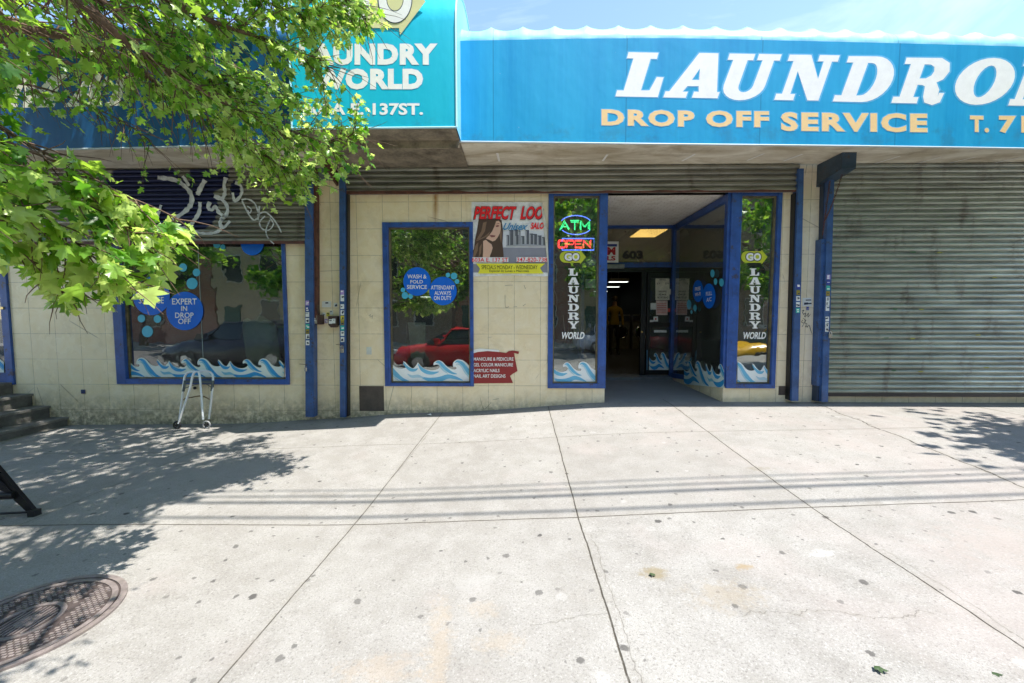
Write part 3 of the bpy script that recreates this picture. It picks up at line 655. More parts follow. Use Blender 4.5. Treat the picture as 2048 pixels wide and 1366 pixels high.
# neon signs (hanging behind the pane)
def neon(name, label, parts, backing=None):
    root = empty(name, P(1150, 480, .12), label, 'neon sign', 'neon signs in the window')
    for pn, m, lines in parts:
        t = MB()
        for l in lines: t.tube([P(x, y, .12) for x, y in l], .0075, 6)
        t.build(pn, m, root)
    if backing:
        a, b, c, d = backing; x0, x1, z0, z1 = rect(a, b, c, d, .15); MB().box(x0, x1, .145, .155, z0, z1).build('backing', simple('black_backing', (.01,.01,.012), .3), root)
def strokes(word, x0, y0, x1, y1):
    S = {'A': [[(0,1),(.5,0),(1,1)],[(.2,.65),(.8,.65)]], 'T': [[(0,0),(1,0)],[(.5,0),(.5,1)]], 'M': [[(0,1),(0,0),(.5,.7),(1,0),(1,1)]], 'O': [[(.15,0),(.85,0),(1,.15),(1,.85),(.85,1),(.15,1),(0,.85),(0,.15),(.15,0)]],
         'P': [[(0,1),(0,0),(.85,0),(1,.12),(1,.42),(.85,.55),(0,.55)]], 'E': [[(1,0),(0,0),(0,1),(1,1)],[(0,.5),(.8,.5)]], 'N': [[(0,1),(0,0),(1,1),(1,0)]]}
    n = len(word); w = (x1-x0)/n; out = []
    for i, ch in enumerate(word):
        for l in S[ch]: out.append([(x0+w*(i+.08)+u*w*.84, y0+v*(y1-y0)) for u, v in l])
    return out
NG = emit('green_neon', (.05, .9, .3), 1.3); NB = emit('blue_neon', (.12, .2, 1.0), 1.4); NR = emit('red_neon', (1.0, .05, .06), 1.5)
dbl = strokes('ATM', 1118, 441, 1181, 460); dbl2 = strokes('ATM', 1121, 444, 1178, 458)
neon('neon_sign', 'green ATM neon tubes inside a blue oval, topmost in the tall window', [('letter_tube', NG, dbl+dbl2), ('oval_tube', NB, [[(1152+32*math.cos(R(a)), 449+18*math.sin(R(a))) for a in range(205, 336, 10)], [(1152+32*math.cos(R(a)), 451+18*math.sin(R(a))) for a in range(30, 151, 10)]])])
neon('neon_sign', 'red OPEN neon tubes in a blue border, below the ATM tubes', [('letter_tube', NR, strokes('OPEN', 1115, 480, 1183, 496)+strokes('OPEN', 1117, 482, 1181, 494)), ('border_tube', NB, [[(1124,483),(1124,477),(1188,477),(1188,500),(1124,500),(1124,496)]])], (1114, 474, 1190, 503))
cm = MB(); c = [P(x, y, .2) for x, y in smooth_line([(1106,575),(1114,600),(1109,650),(1110,690),(1122,696),(1131,680),(1128,650),(1126,630)], 5)]; cm.tube(c, .004, 5)
tag(cm.build('cable', simple('pale_cable', (.6,.6,.5), .5)), 'pale cable hanging in a loop behind the tall window', 'cable')

# ------------------------------------------------------------------ entrance recess
YB = 2.2
def fquad(p, q, r, s): return [Vector(v) for v in (p, q, r, s)]
sw = MB()  # right side window frame: plane X = EX1, corners (front bottom, back bottom, back top, front top)
fb, bb, bt, ft = Vector((EX1, .02, zat(1453, 773, 0))), Vector((EX1, YB, P(1363, 754, YB).z)), Vector((EX1, YB, CZ-.02)), Vector((EX1, .02, CZ-.02))
bbz = bb.z
def bar(mb, a, b, w, t, up):  # square bar along a-b, width w towards up, thickness t in x
    a, b, up = Vector(a), Vector(b), Vector(up).normalized()*w; tx = Vector((t, 0, 0))
    mb.hexa([a-tx, b-tx, b+tx, a+tx, a-tx+up, b-tx+up, b+tx+up, a+tx+up])
def side(X, sgn, label):
    f0, f1, f2, f3 = [Vector((X, v.y, v.z)) for v in (fb, bb, bt, ft)]
    mb = MB()
    bar(mb, f0, f1, .09, .03, (0,0,1)); bar(mb, f3-Vector((0,0,.10)), f2-Vector((0,0,.10)), .10, .03, (0,0,1))
    mb.box(X-.031, X+.031, .0, .09, f0.z, CZ-.01); mb.box(X-.031, X+.031, YB-.10, YB, f1.z-.05, CZ-.01)
    w = mb.build('side_window', BLUE, B); w['label'] = label
    MB().add([(X, .09, f0.z+.05), (X, YB-.1, f1.z+.05), (X, YB-.1, CZ-.08), (X, .09, CZ-.08)], [(0,1,2,3)]).build('glass_pane', G2, w)
    return w
s1 = side(EX1-.02, 1, 'tall side window forming the right wall of the entrance'); s2 = side(EX0-.03, -1, 'tall side window forming the left wall of the entrance')
for X in (EX1-.012, EX0-.04): MB().hexa([(X-.03,.002,-.4),(X+.03,.002,-.4),(X+.03,YB,-.4),(X-.03,YB,-.4),(X-.03,.002,fb.z),(X+.03,.002,fb.z),(X+.03,YB,bbz),(X-.03,YB,bbz)]).build('low_wall', TILE, B)
SX = EX1-.055
fs_ = lambda px, py: PXp(px, py, SX)
waves(s1, lambda px, py: PXp(px, py, SX), 1368, 1448, 722, 768, 62, .1, PALE, 8, normal=Vector((-1,0,0)))
def sd(mbx, cx, cy, rx, ry, off=0.0):
    mbx.poly([[PXp(cx+rx*math.cos(2*math.pi*k/24), cy+ry*math.sin(2*math.pi*k/24), SX-off) for k in range(24)]])
for i, a in enumerate([(1425, 547, 4.3, 8), (1431, 563, 3.5, 6.5), (1443, 565, 4.5, 8), (1378, 609, 4.5, 9.5), (1390, 616, 3.5, 7), (1383, 624, 2.2, 4)]): m_ = MB(); sd(m_, *a, off=.0004*i); m_.build('bubble_decal', DECC, s1)
for i, a in enumerate([(1396, 582, 10.5, 22), (1418, 592, 13, 25)]):
    m_ = MB(); sd(m_, *a, off=.004+.003*i); m_.build('round_decal', DECB, s1)
words((('FREE', 1390, 575, 1401, 582), ('WI-FI', 1390, 586, 1401, 593), ('FULL', 1412, 584, 1424, 592), ('A/C', 1413, 596, 1423, 604)), WHT, s1, lambda px, py: PXp(px, py, SX-.010), .01, dy=-2)
# back wall of the recess: transom, header, doors
tr = MB(); tx0, tx1 = EX0-.03, EX1-.05
z_ = lambda py: P(1300, py, YB).z
def hb(mbx, y0, y1, x0=tx0, x1=tx1, ya=YB-.03, yb=YB+.05): mbx.box(x0, x1, ya, yb, z_(y1), z_(y0))
hb(tr, 449, 457); hb(tr, 525, 535)
xr0 = P(1358, 500, YB).x; tr.box(xr0, tx1, YB-.032, YB+.05, FZ, z_(457)+.0)
TR = tr.build('transom_window', BLUE, B); TR['label'] = 'wide transom window over the doors with black house number'
MB().box(tx0, xr0, YB+.01, YB+.02, z_(525), z_(457)).build('glass_pane', glass('dusty_transom_glass', (.88,.84,.74), .0, (.34, .48), (.50,.44,.30), .8), TR)
t = MB(); text(t, '603', boxmap(1245, 501, 1286, 518, YB-.012), .05); t.build('house_number', DARK, TR)
mb = MB(); hb(mb, 536, 544, tx0, xr0); mb.box(P(1281,650,YB).x, P(1291,650,YB).x, YB-.01, YB+.05, FZ, z_(544)); mb.box(tx0, tx0+.05, YB-.01, YB+.05, FZ, z_(544)); mb.build('door_frame', BLK, B)
dr = MB(); dl, drr = P(1292.5,650,YB).x, P(1357,650,YB).x
gx0, gx1 = P(1299,650,YB).x, P(1350,650,YB).x
dr.box(dl, gx0, YB-.02, YB+.03, FZ+.01, z_(545)); dr.box(gx1, drr, YB-.02, YB+.03, FZ+.01, z_(545))
for a, b in ((545, 556), (645, 653), (740, 749)): dr.box(gx0, gx1, YB-.017, YB+.03, max(FZ+.01, z_(b)), z_(a))
D = dr.build('glass_door', BLK, B); D['label'] = 'closed black framed glass door leaf covered with notices'
MB().box(gx0, gx1, YB+.0, YB+.008, z_(645), z_(556)).build('glass_pane', G2, D); MB().box(gx0, gx1, YB+.0, YB+.008, z_(740), z_(653)).build('glass_pane', G2, D)
waves(D, on(YB-.006), 1297, 1348, 707, 740, 52, .0, [PALE[0], PALE[1], PALE[2]])
MB().tube([P(1294, y, YB-.06) for y in (700, 718, 740)], .012, 8).build('handle', simple('blue_handle', (.1,.25,.35), .3), D)
MB().cyl(P(1284, 664, YB-.03), P(1284, 664, YB-.008), .018, 10).build('lock_cylinder', simple('brass', (.6,.45,.2), .3, 1.0), D)
PM = [simple('cream_paper', (.62,.60,.46), .7), simple('pink_paper', (.62,.48,.42), .7), simple('paper', (.66,.68,.62), .7), simple('red_paper', (.5,.07,.05), .6), simple('black_ink', (.015,.015,.015), .6)]
def notice(a, b, c, d, m, o, txt=(), lines=()):
    nb = MB(); f = on(YB-.018-o); nb.poly([[f(x, y) for x, y in ((a, d), (c, d), (c, b), (a, b))]], 0); f3 = on(YB-.0195-o)
    for s_, e, g_, h_, i_ in txt: text(nb, s_, boxmap(e, g_, h_, i_, fn=f3), .02, m=1)
    for e, g_, h_, i_ in lines: nb.poly([[f3(x, y) for x, y in ((e, i_), (h_, i_), (h_, g_), (e, g_))]], 2)
    nb.build('taped_notice', [PM[m], PM[4], PM[3]], D)
notice(1311, 557, 1339, 600, 0, 0.0, (('NOTICE', 1319, 558, 1331, 561), ('6 / 4', 1314, 565, 1320, 569), ('8 / 4', 1331, 565, 1337, 569), ('WARNING', 1317, 581, 1333, 585), ('NO MASK', 1318, 587, 1333, 591), ('NO ENTERING', 1315, 593, 1336, 597)))
notice(1312, 601, 1335, 630, 1, .001, (), [(1314, 607+i*3.6, 1333, 608.2+i*3.6) for i in range(6)])
notice(1301, 606, 1312, 619, 2, .002); notice(1335, 617, 1349, 624, 3, .002); notice(1338, 578, 1350, 589, 0, .003); notice(1299, 640, 1307, 644, 2, .001); notice(1307, 633, 1316, 643, 2, .003, (), [(1310, 636, 1313, 640)]); notice(1308, 660, 1333, 665, 2, 0.0)
ol = MB(); xo = P(1186, 650, YB).x  # second leaf, swung inward
ol.box(tx0+.06, tx0+.10, YB+.06, YB+.16, FZ+.01, z_(546)); ol.box(tx0+.06, tx0+.10, YB+.86, YB+.96, FZ+.01, z_(546)); ol.box(tx0+.063, tx0+.097, YB+.16, YB+.86, FZ+.01, FZ+.14); ol.box(tx0+.063, tx0+.097, YB+.16, YB+.86, z_(556), z_(546))
D2 = ol.build('glass_door', BLK, B); D2['label'] = 'black framed glass door leaf standing open inward'
MB().add([(tx0+.08, YB+.16, FZ+.14), (tx0+.08, YB+.86, FZ+.14), (tx0+.08, YB+.86, z_(556)), (tx0+.08, YB+.16, z_(556))], [(0,1,2,3)]).build('glass_pane', G2, D2)
MB().box(P(1200,600,YB).x, P(1245,600,YB).x, YB-.12, YB-.04, z_(538), z_(530)).build('door_closer', simple('grey_metal', (.25,.26,.27), .4, .6), B)
MB().hexa([(EX0,YB-.25,FZ-.2),(EX1-.05,YB-.25,FZ-.2),(EX1-.05,YB+.06,FZ-.2),(EX0,YB+.06,FZ-.2),(EX0,YB-.25,FZ-.012),(EX1-.05,YB-.25,FZ-.012),(EX1-.05,YB+.06,FZ+.004),(EX0,YB+.06,FZ+.004)]).build('door_sill', simple('worn_sill', (.16,.17,.17), .6), B)
# ATM / BILLS panel
sg = empty('hanging_sign', P(1215, 505, YB-.15), 'white panel with red letters hanging in front of the transom', 'sign')
x0, x1, z0, z1 = rect(1180, 483, 1237, 525, YB-.15); MB().box(x0, x1, YB-.155, YB-.145, z0, z1).build('panel', WHT, sg)
t = MB(); t.poly([[P(x, y, YB-.158) for x, y in ((1183, 493), (1234, 493), (1234, 488), (1183, 488))]], 0); t.build('blue_band', flat('navy_print', (.03,.06,.25)), sg)
words((('ATM', 1183, 494, 1231, 510), ('BILLS', 1190, 512, 1231, 521)), flat('red_print', (.50,.02,.03)), sg, on(YB-.159), .04)

# blue shop door at the far left
x0, x1, z0, z1 = rect(-110, 380, 15, 762); mb = MB(); mb.bbox(x1-.10, x1+.02, -.03, .07, z0-.05, 3.3); mb.box(x0-.05, x1-.10, -.027, .07, z0-.05, z0+.12); mb.box(x0-.05, x1-.10, -.027, .07, 3.2, 3.3); mb.bbox(x0-.05, x0+.05, -.03, .07, z0-.05, 3.3)
fd = mb.build('shop_door', BLUE, B); fd['label'] = 'blue framed glass door at the top of the steps'
MB().box(x0+.05, x1-.10, .04, .048, z0+.12, 3.2).build('glass_pane', G1, fd)
waves(fd, on(.034), -60, 8, 715, 745, 110, .1, PALE)
MB().cyl((x1-.05, -.05, 1.72), (x1-.05, -.02, 1.72), .02, 10).build('lock_cylinder', simple('brass', (.6,.45,.2), .3, 1.0), fd)

# missing-tile patches and low service bits on the wall
def patch(x0, y0, x1, y1, name, mat, off=.004, label=None):
    a, b, c, d = rect(x0, y0, x1, y1); o = MB().box(a, b, -off, .01, c, d).build(name, mat, B)
    if label: o['label'] = label
patch(719, 772, 768, 822, 'patch_panel', simple('dark_brown_board', (.095,.075,.06), .8, dirt=(.03,.03,.03)), .005, 'dark brown square where a tile is missing')
patch(1557, 746+26, 1596, 790, 'patch_panel', simple('dark_brown_board', (.095,.075,.06), .8), .005, 'grey brown mortar strip where a tile is missing')
patch(164, 779, 171, 787, 'wall_plug', flat('navy_plug', (.03,.04,.12)), .015)
MB().cyl(P(389.5, 776, -.03), P(389.5, 776, .01), .022, 12).build('wall_vent_cap', DARK, B)
MB().bbox(P(634,500,0).x, P(676,500,0).x, -.03, .0, zat(650,361,0), zat(650,333,0)-.002).build('block_course', simple('grey_blue_block', (.16,.21,.22), .8), B)

# ------------------------------------------------------------------ shutters
LAB = [('lavender', (.42,.30,.62)), ('navy', (.03,.05,.30)), ('white', (.72,.74,.72)), ('yellow', (.62,.55,.05)), ('teal', (.05,.45,.36)), ('gold', (.28,.22,.03))]
SMATS = [flat('sticker_'+n_, c_) for n_, c_ in LAB]; INK = flat('sticker_ink', (.02,.03,.06))
def sticker(px, py, w, h, Y, ci, parent, seed=0):
    r = random.Random(seed*13+int(py)); mb = MB()
    pts = [P(px+a*w/2, py+b*h/2, Y) for a, b in ((-1,1),(1,1),(1,-1),(-1,-1))]; mb.poly([pts], 0)
    for k in range(r.choice((1, 2, 3))):
        cx = px+r.uniform(-.2,.2)*w; cy = py+r.uniform(-.28,.28)*h; ww = w*r.uniform(.15,.35); hh = h*r.uniform(.06,.16)
        mb.poly([[P(cx+a*ww, cy+b*hh, Y-.0012-.0004*k) for a, b in ((-1,1),(1,.7),(.9,-1),(-1,-.8))]], 1)
    return mb.build('sticker', [SMATS[ci], WHT if ci in (0, 1, 4) else INK], parent)
def curtain(x0, x1, ztop, zbot, Y, mat, parent, pitch=.073):
    mb = MB(); prof = []; z = ztop
    while z > zbot+.01:
        for t, d in ((0, .0), (.08, -.014), (.22, -.019), (.42, -.023), (.62, -.019), (.78, -.008), (.84, .008), (.95, .010)): prof.append((Y+d, z-pitch*t))
        z -= pitch
    n = len(prof); nx = 36; r_ = random.Random(5); ns = n//8+1
    amp = [[r_.gauss(0, .0016) for _ in range(nx+1)] for _ in range(ns)]; big = [[r_.gauss(0, .0035) for _ in range(8)] for _ in range(ns//5+2)]; vs = []
    for i in range(nx+1):
        u = i/nx; bu = u*6.99; bi = int(bu)
        for q_, (y, zz) in enumerate(prof):
            k_ = q_//8; b_ = big[k_//5][bi]*(1-bu+bi)+big[k_//5][bi+1]*(bu-bi); vs.append((x0+(x1-x0)*u, y+amp[k_][i]+b_, zz+amp[k_][nx-i]*.8))
    mb.add(vs, [(c*n+i, c*n+i+1, (c+1)*n+i+1, (c+1)*n+i) for c in range(nx) for i in range(n-1)], 0, True)
    o = mb.build('slat_curtain', mat, parent); return o
def rail(pts_top, pts_bot, Y0, Y1, mat, parent, name='guide_rail'):
    (a, ta), (b, _) = (pts_top[0], pts_top[2]), (pts_top[1], 0)
    A, Bp = P(pts_top[0], pts_top[2], Y0), P(pts_top[1], pts_top[2], Y0); C, Dp = P(pts_bot[0], pts_bot[2], Y0), P(pts_bot[1], pts_bot[2], Y0)
    dy = Vector((0, Y1-Y0, 0)); C.z = min(C.z, Dp.z); Dp.z = C.z
    return MB().hexa([C, Dp, Dp+dy, C+dy, A, Bp, Bp+dy, A+dy]).build(name, mat, parent)
def bottombar(x0, x1, y0, y1, Y, parent, mat=RUST):
    a, b, c, d = rect(x0, y0, x1, y1, Y); return MB().bbox(a, b, Y-.02, Y+.02, c, d, .005).build('bottom_bar', mat, parent)
# left shutter (half lowered, with sprayed tag)
S1 = empty('roller_shutter', (-4.5, -.07, SZ-.1), 'half lowered grey roller shutter sprayed with a navy and white graffiti tag', 'roller shutter')
xL0 = P(-400, 400, -.07).x; xL1 = P(611, 420, -.07).x
curtain(xL0, xL1, SZ-.02, P(400, 484, -.07).z, -.07, STEEL_L, S1, .066); bottombar(-400, 611, 484, 489, -.07, S1)
r1 = rail((609, 625, 337), (611, 628, 834), -.13, -.02, RAILB, S1)
rail((625.5, 632, 337), (627.5, 633, 640), -.10, 0, RUST, S1, 'channel')
for i, (y, ci) in enumerate([(606, 0), (618, 1), (629, 2), (641, 2), (653, 4), (663, 5), (673, 2), (685.5, 2)]): sticker(614.5+i*.1, y, 7.2, 9.5, -.133, ci, r1, i)
gm = MB(); GY = -.095
def spray(pts, r=.012, wob=1):
    c = [P(x, y, GY) for x, y in smooth_line(pts, 5)]; L = []; Rr = []; nn = len(c)
    for i, p in enumerate(c):
        t = (c[min(i+1, nn-1)]-c[max(0, i-1)]).normalized(); q = Vector((-t.z, 0, t.x)); w = r*random.uniform(.7, 1.3)*(1.5 if GY < -.05 else 1); L.append(p+q*w); Rr.append(p-q*w)
    w *= 1
    gm.add(L+Rr, [(i, i+1, nn+i+1, nn+i) for i in range(nn-1)])
for l, w in [([(315,355),(350,360),(372,375),(383,392),(380,412),(360,430),(340,440)], .022), ([(365,352),(370,358),(378,372)], .015), ([(410,360),(400,378),(395,390)], .022), ([(400,404),(398,425),(385,445),(376,455),(345,456)], .018), ([(376,452),(390,463),(410,467),(430,465),(443,458)], .014),
             ([(428,392),(445,400),(455,415),(452,430),(440,440)], .018), ([(420,404),(416,415),(424,420),(430,412),(438,425),(448,432)], .018), ([(452,355),(448,370),(450,385),(445,397)], .018), ([(470,365),(482,372),(483,388),(470,402),(465,385)], .013), ([(455,430),(440,445),(447,455),(460,442)], .015),
             ([(483,400),(494,398),(508,405),(515,420),(518,432),(508,440),(497,428),(489,412),(484,402)], .007), ([(494,412),(502,418),(500,426),(494,420)], .006), ([(519,412),(516,440)], .010), ([(514,430),(530,424),(545,436),(555,450),(563,465)], .007), ([(530,432),(519,445),(525,458),(538,460),(547,448),(540,436)], .006), ([(540,440),(532,460),(536,476),(548,488)], .006), ([(322,410),(316,430),(312,445)], .015)]: spray(l, w)
gm.build('graffiti_lines', simple('white_spray', (.62,.66,.64), .6, dirt=(.05,.06,.12), dirtamt=.5), S1)
# middle shutter (rolled nearly up)
S2 = empty('roller_shutter', (1, -.07, SZ-.1), 'rolled up grey roller shutter above the open shopfront', 'roller shutter')
xm0, xm1 = P(691, 360, -.07).x, P(1597, 360, -.07).x
curtain(xm0, xm1, SZ-.01, P(1100, 379, -.07).z, -.07, STEEL_M, S2, .078); bottombar(691, 1597, 380, 386, -.07, S2)
r2 = rail((678, 690, 337), (680, 691, 835), -.13, -.02, RAILB, S2); rail((690.3, 695, 386), (691.5, 696, 833), -.09, 0, DARK, S2, 'channel')
for i, (y, ci) in enumerate([(585, 0), (596, 2), (613, 2), (625, 2), (636, 3), (645, 5), (656, 4), (667, 2), (679, 2)]): sticker(684.5+i*.05, y, 7.2, 9.5 if i != 1 else 13, -.133, ci, r2, i+20)
r3 = rail((1597.5, 1608, 337), (1583.5, 1597, 802), -.13, -.02, RAILB, S2); rail((1590, 1597, 386), (1578, 1583.5, 800), -.09, 0, DARK, S2, 'channel')
for i, (y, ci) in enumerate([(573, 1), (585, 5), (597, 2), (609, 2), (621, 4)]): sticker(1597-i*.35, y, 7.5, 9.5, -.133, ci, r3, i+40)
# right shutter (fully down)
S3 = empty('roller_shutter', (6, -.05, SZ-.1), 'fully lowered green grey roller shutter right of the tiled pier', 'roller shutter')
xr = P(1655, 560, -.05).x; curtain(xr, 12.5, SZ-.005, P(1850, 786, -.05).z, -.05, STEEL_R, S3); bottombar(1655, 2600, 787, 794, -.05, S3, simple('dark_rubbed_bar', (.03,.022,.022), .5))
r4 = rail((1657, 1669, 350), (1643, 1656, 804), -.15, -.01, RAILB, S3); r5 = rail((1643, 1656.5, 478), (1634, 1643, 772), -.12, 0, RAILB, S3, 'rail_cover'); rail((1648, 1656, 350), (1645, 1653, 478), -.08, 0, simple('dark_slate_paint', (.03,.05,.09), .5), S3, 'channel')
rail((1634, 1643, 772.5), (1633, 1642, 803), -.10, 0, simple('dark_slate_paint', (.03,.05,.09), .5), S3, 'rail_foot')
for i, (y, ci) in enumerate([(554, 0), (565, 1), (576, 4), (587, 5), (598, 2), (607, 2), (617, 2), (638, 2), (649, 2), (659, 2)]): sticker(1657-i*.35, y, 7.2, 9.3, -.153, ci, r4, i+60)
sp_ = MB()   # faint yellow and green paint dabs on the slats
for x, y, m_i in ((1827,504,0),(1879,505,1),(1990,555,1),(1790,618,0),(1843,619,1),(1975,612,1),(1772,675,0),(1826,677,1),(1957,670,1),(1788,741,0),(1842,743,1),(1973,735,1)):
    sp_.poly([[P(x+7*math.cos(a)*random.uniform(.6,1.1), y+1.6*math.sin(a), -.071) for a in [k*math.pi/5 for k in range(10)]]], m_i)
sp_.build('paint_dabs', [simple('green_dab', (.07,.17,.08), .6), simple('ochre_dab', (.33,.31,.07), .6)], S3)
# brackets holding the shutter boxes
def bracket(label, sidepoly, X, w):
    o = MB(); o.prism([Vector((X, y, z)) for y, z in sidepoly], (w, 0, 0)); return tag(o.build('support_bracket', BRKB if w > .1 else RUST), label, 'bracket')
bx = P(1634, 370, 0).x
bracket('slate blue box bracket jutting out over the tiled pier', [(0, SZ-.001), (0, SZ-.31), (-.08, SZ-.27), (-.46, SZ-.21), (-.46, SZ-.004)], bx-.01, .185)
bracket('brown bracket atop the rail of the graffitied shutter', [(0, SZ-.001), (0, SZ-.30), (-.55, SZ-.05), (-.55, SZ-.004)], P(626, 350, 0).x, .03)
bracket('brown bracket left of the rolled up shutter', [(0, SZ-.001), (0, SZ-.25), (-.6, SZ-.04), (-.6, SZ-.004)], P(672, 350, 0).x, .03)
def chain(a, b, sag, label):
    a, b = Vector(a), Vector(b); L = (b-a).length; n_ = int(L/.024); mb = MB()
    for i in range(n_):
        t = (i+.5)/n_; p = a.lerp(b, t)+Vector((0, 0, -sag*4*t*(1-t))); d = (b-a).normalized(); u = Vector((0, 1, 0)) if i % 2 else d.cross(Vector((0, 1, 0))).normalized()
        mb.tube([p+d*(.017*math.cos(w))+u*(.009*math.sin(w)) for w in [k*math.pi/4 for k in range(9)]], .0032, 4, cap=False)
    tag(mb.build('chain', RUST), label, 'chain')
chain(P(1660, 362, -.2), P(1645, 470, -.16), .0, 'rusty chain hanging from the box bracket to the rail cover')
chain(P(1684, 349, -.30), P(1650, 440, -.17), .05, 'rusty chain slanting across the blue rail below the box bracket')
def padlock(px, py, Y, label, s=1.0):
    c = P(px, py, Y); t = empty('padlock', c, label, 'padlock', 'padlocks on the shutter rails')
    MB().bbox(c.x-.022*s, c.x+.022*s, Y-.012, Y+.012, c.z-.06*s, c.z, .004).build('lock_body', simple('steel_lock', (.45,.44,.4), .35, .8, dirt=(.15,.06,.03)), t)
    MB().tube([(c.x+.016*s*math.cos(a), Y, c.z+.02*s+.02*s*math.sin(a)) for a in [math.pi*i/8 for i in range(9)]], .004, 6).tube([(c.x-.016*s, Y, c.z-.002), (c.x-.016*s, Y, c.z+.022*s)], .004, 6).tube([(c.x+.016*s, Y, c.z-.002), (c.x+.016*s, Y, c.z+.022*s)], .004, 6).build('shackle', simple('shackle_steel', (.6,.6,.58), .25, 1.0), t)
    MB().tube([P(px-12, py-8, Y+.03), P(px-1, py-7, Y), P(px+3, py-6, Y+.02)], .004, 5).build('hasp_pin', RUST, t)
padlock(684, 697, -.16, 'steel padlock on the left rail of the middle shutter'); padlock(611, 736, -.16, 'small padlock low on the rail of the graffitied shutter', .8); padlock(1661, 668, -.17, 'steel padlock on the rail of the lowered shutter')
# control boxes on the pier
def ctrl(px0, py0, px1, py1, label, oct_=False, st=()):
    Y = -.09; a, b, c, d = rect(px0, py0, px1, py1, Y); t = empty('control_box', ((a+b)/2, -.0, c), label, 'control box', 'rusty shutter control boxes')
    ch = (b-a)*.28 if oct_ else .006
    pts = [(a+ch, c), (b-ch, c), (b, c+ch), (b, d-(0 if not oct_ else ch*.2)), (a, d-(0 if not oct_ else ch*.2)), (a, c+ch)] if not oct_ == 2 else [(a, c), (b, c), (b, d-ch), (b-ch, d), (a+ch, d), (a, d-ch)]
    MB().prism([Vector((x, Y, z)) for x, z in pts], (0, .085, 0)).build('housing', simple('maroon_box_paint', (.07,.035,.028), .45, var=.5, dirt=(.02,.015,.015)), t)
    for i, (x, y, w, h, ci) in enumerate(st): sticker(x, y, w, h, Y-.003, ci, t, i+90)
    return t
ctrl(623, 607, 634, 627, 'upper dark control box overlapping the blue rail', 2, [(624.5, 620, 6, 8, 1), (630, 620.5, 5, 8, 3)])
cb = ctrl(622, 629.5, 643, 649, 'lower brown control box with a square grey switch plate')
a, b, c, d = rect(623, 631, 634, 647, -.095); MB().box(a, b, -.098, -.091, c, d).build('switch_plate', simple('worn_plate', (.35,.33,.27), .5), cb); sticker(628.5, 639, 4.5, 6, -.101, 2, cb, 5)
ctrl(656.5, 631, 674, 655, 'dark maroon octagonal control box nearest the middle shutter', 1, [(661, 643, 6.5, 9, 2), (667.5, 642, 6.5, 9.5, 2)])
for i, (x, y, w, h, ci) in enumerate([(653, 608.5, 18, 12, 2), (671, 610, 7, 8, 2), (648, 628.5, 6, 7, 2), (656, 629, 6, 8, 3), (663, 625, 6.5, 8, 2), (652.5, 642, 6.5, 8.5, 0), (1614, 604, 18, 17, 2), (1615.5, 617, 5, 7, 1)]): sticker(x, y, w, h, -.003, ci, B, i+120)
# small scribbled tag on the right pier
gm = MB(); GY = -.003
for l in [[(1604,622),(1608,620),(1605,626),(1612,628)],[(1606,630),(1612,626),(1609,634),(1615,630)],[(1613,632),(1617,626),(1616,634),(1621,628)],[(1606,640),(1603,644),(1608,646),(1610,640),(1606,636)],[(1610,646),(1614,648),(1611,654),(1616,652)],[(1612,640),(1604,654)],[(1614,656),(1618,650),(1622,662),(1620,656),(1624,668)]]: spray(l, .0035)
gm.build('scribbled_tag', flat('black_marker', (.03,.03,.04)), B)
gm = MB()
for l in [[(738,632),(741,629),(740,635)],[(742,634),(745,631),(744,637)],[(960,795),(968,818),(982,805)],[(985,800),(998,797)],[(1010,572),(1012,571),(1026,570)],[(1048,570),(1051,578)],[(1010,590),(1011,614),(1018,613)],[(1026,614),(1034,613)],[(1046,612),(1051,608)]]: spray(l, .0025)
gm.build('scuff_marks', simple('scuff', (.2,.17,.12), .7), B)
patch(733, 694, 743, 709, 'paper_scrap', simple('paper', (.66,.68,.62), .7), .003)

# ------------------------------------------------------------------ posters
PO = empty('salon_poster', P(1020, 548, -.01), 'torn white salon poster with red heading and a long haired woman', 'poster')
py_ = lambda o: (lambda px, py: P(px, py, -.012-o))
def pl(name, mat, polys, o):
    f = py_(o); mb = MB()
    for i, p in enumerate(polys): mb.poly([[f(*q)+Vector((0,-.0003*i,0)) for q in p]])
    return mb.build(name, mat, PO)
MB().prism([P(x, y, -.012) for x, y in [(942,549),(946,553),(1030,551),(1090,553),(1096,552),(1095,520),(1093,470),(1090,440),(1084,405),(1060,404),(943,404)]], (0, .006, 0)).build('sheet', simple('poster_paper', (.86,.86,.83), .5), PO)
MB().prism([P(x, y, -.016) for x, y in [(1084,404),(1087,420),(1093,450),(1096,500),(1098,553),(1094,520),(1088,460),(1083,420)]], (0, -.02, 0)).build('curled_edge', simple('poster_back', (.62,.60,.50), .6), PO)
pl('water_print', flat('poster_water', (.28,.28,.32)), [[(1005,495),(1093,495),(1095,545),(943,545),(943,528),(1005,528)]], .002)
pl('sky_print', flat('poster_sky', (.72,.73,.75)), [[(1005,495),(1005,462),(1092,462),(1093,495)]], .002)
bl = [(1013,1018,470),(1018,1027,460),(1028,1036,459),(1030,1037,470),(1037,1041,461),(1042,1049,472),(1051,1058,460),(1059,1066,467),(1066,1074,468),(1075,1083,471),(1084,1092,474)]
pl('skyline_print', flat('poster_tower', (.11,.115,.13)), [[(a, 492),(b, 492),(b, t),(a, t)] for a, b, t in bl], .003)
pl('skyline_highlights', flat('poster_tower_light', (.38,.39,.41)), [[(a, 491),(a+2.5, 491),(a+2.5, t+2),(a, t+2)] for a, b, t in bl]+[[(1012,493),(1092,493),(1092,490.5),(1050,488),(1012,491)]], .007)
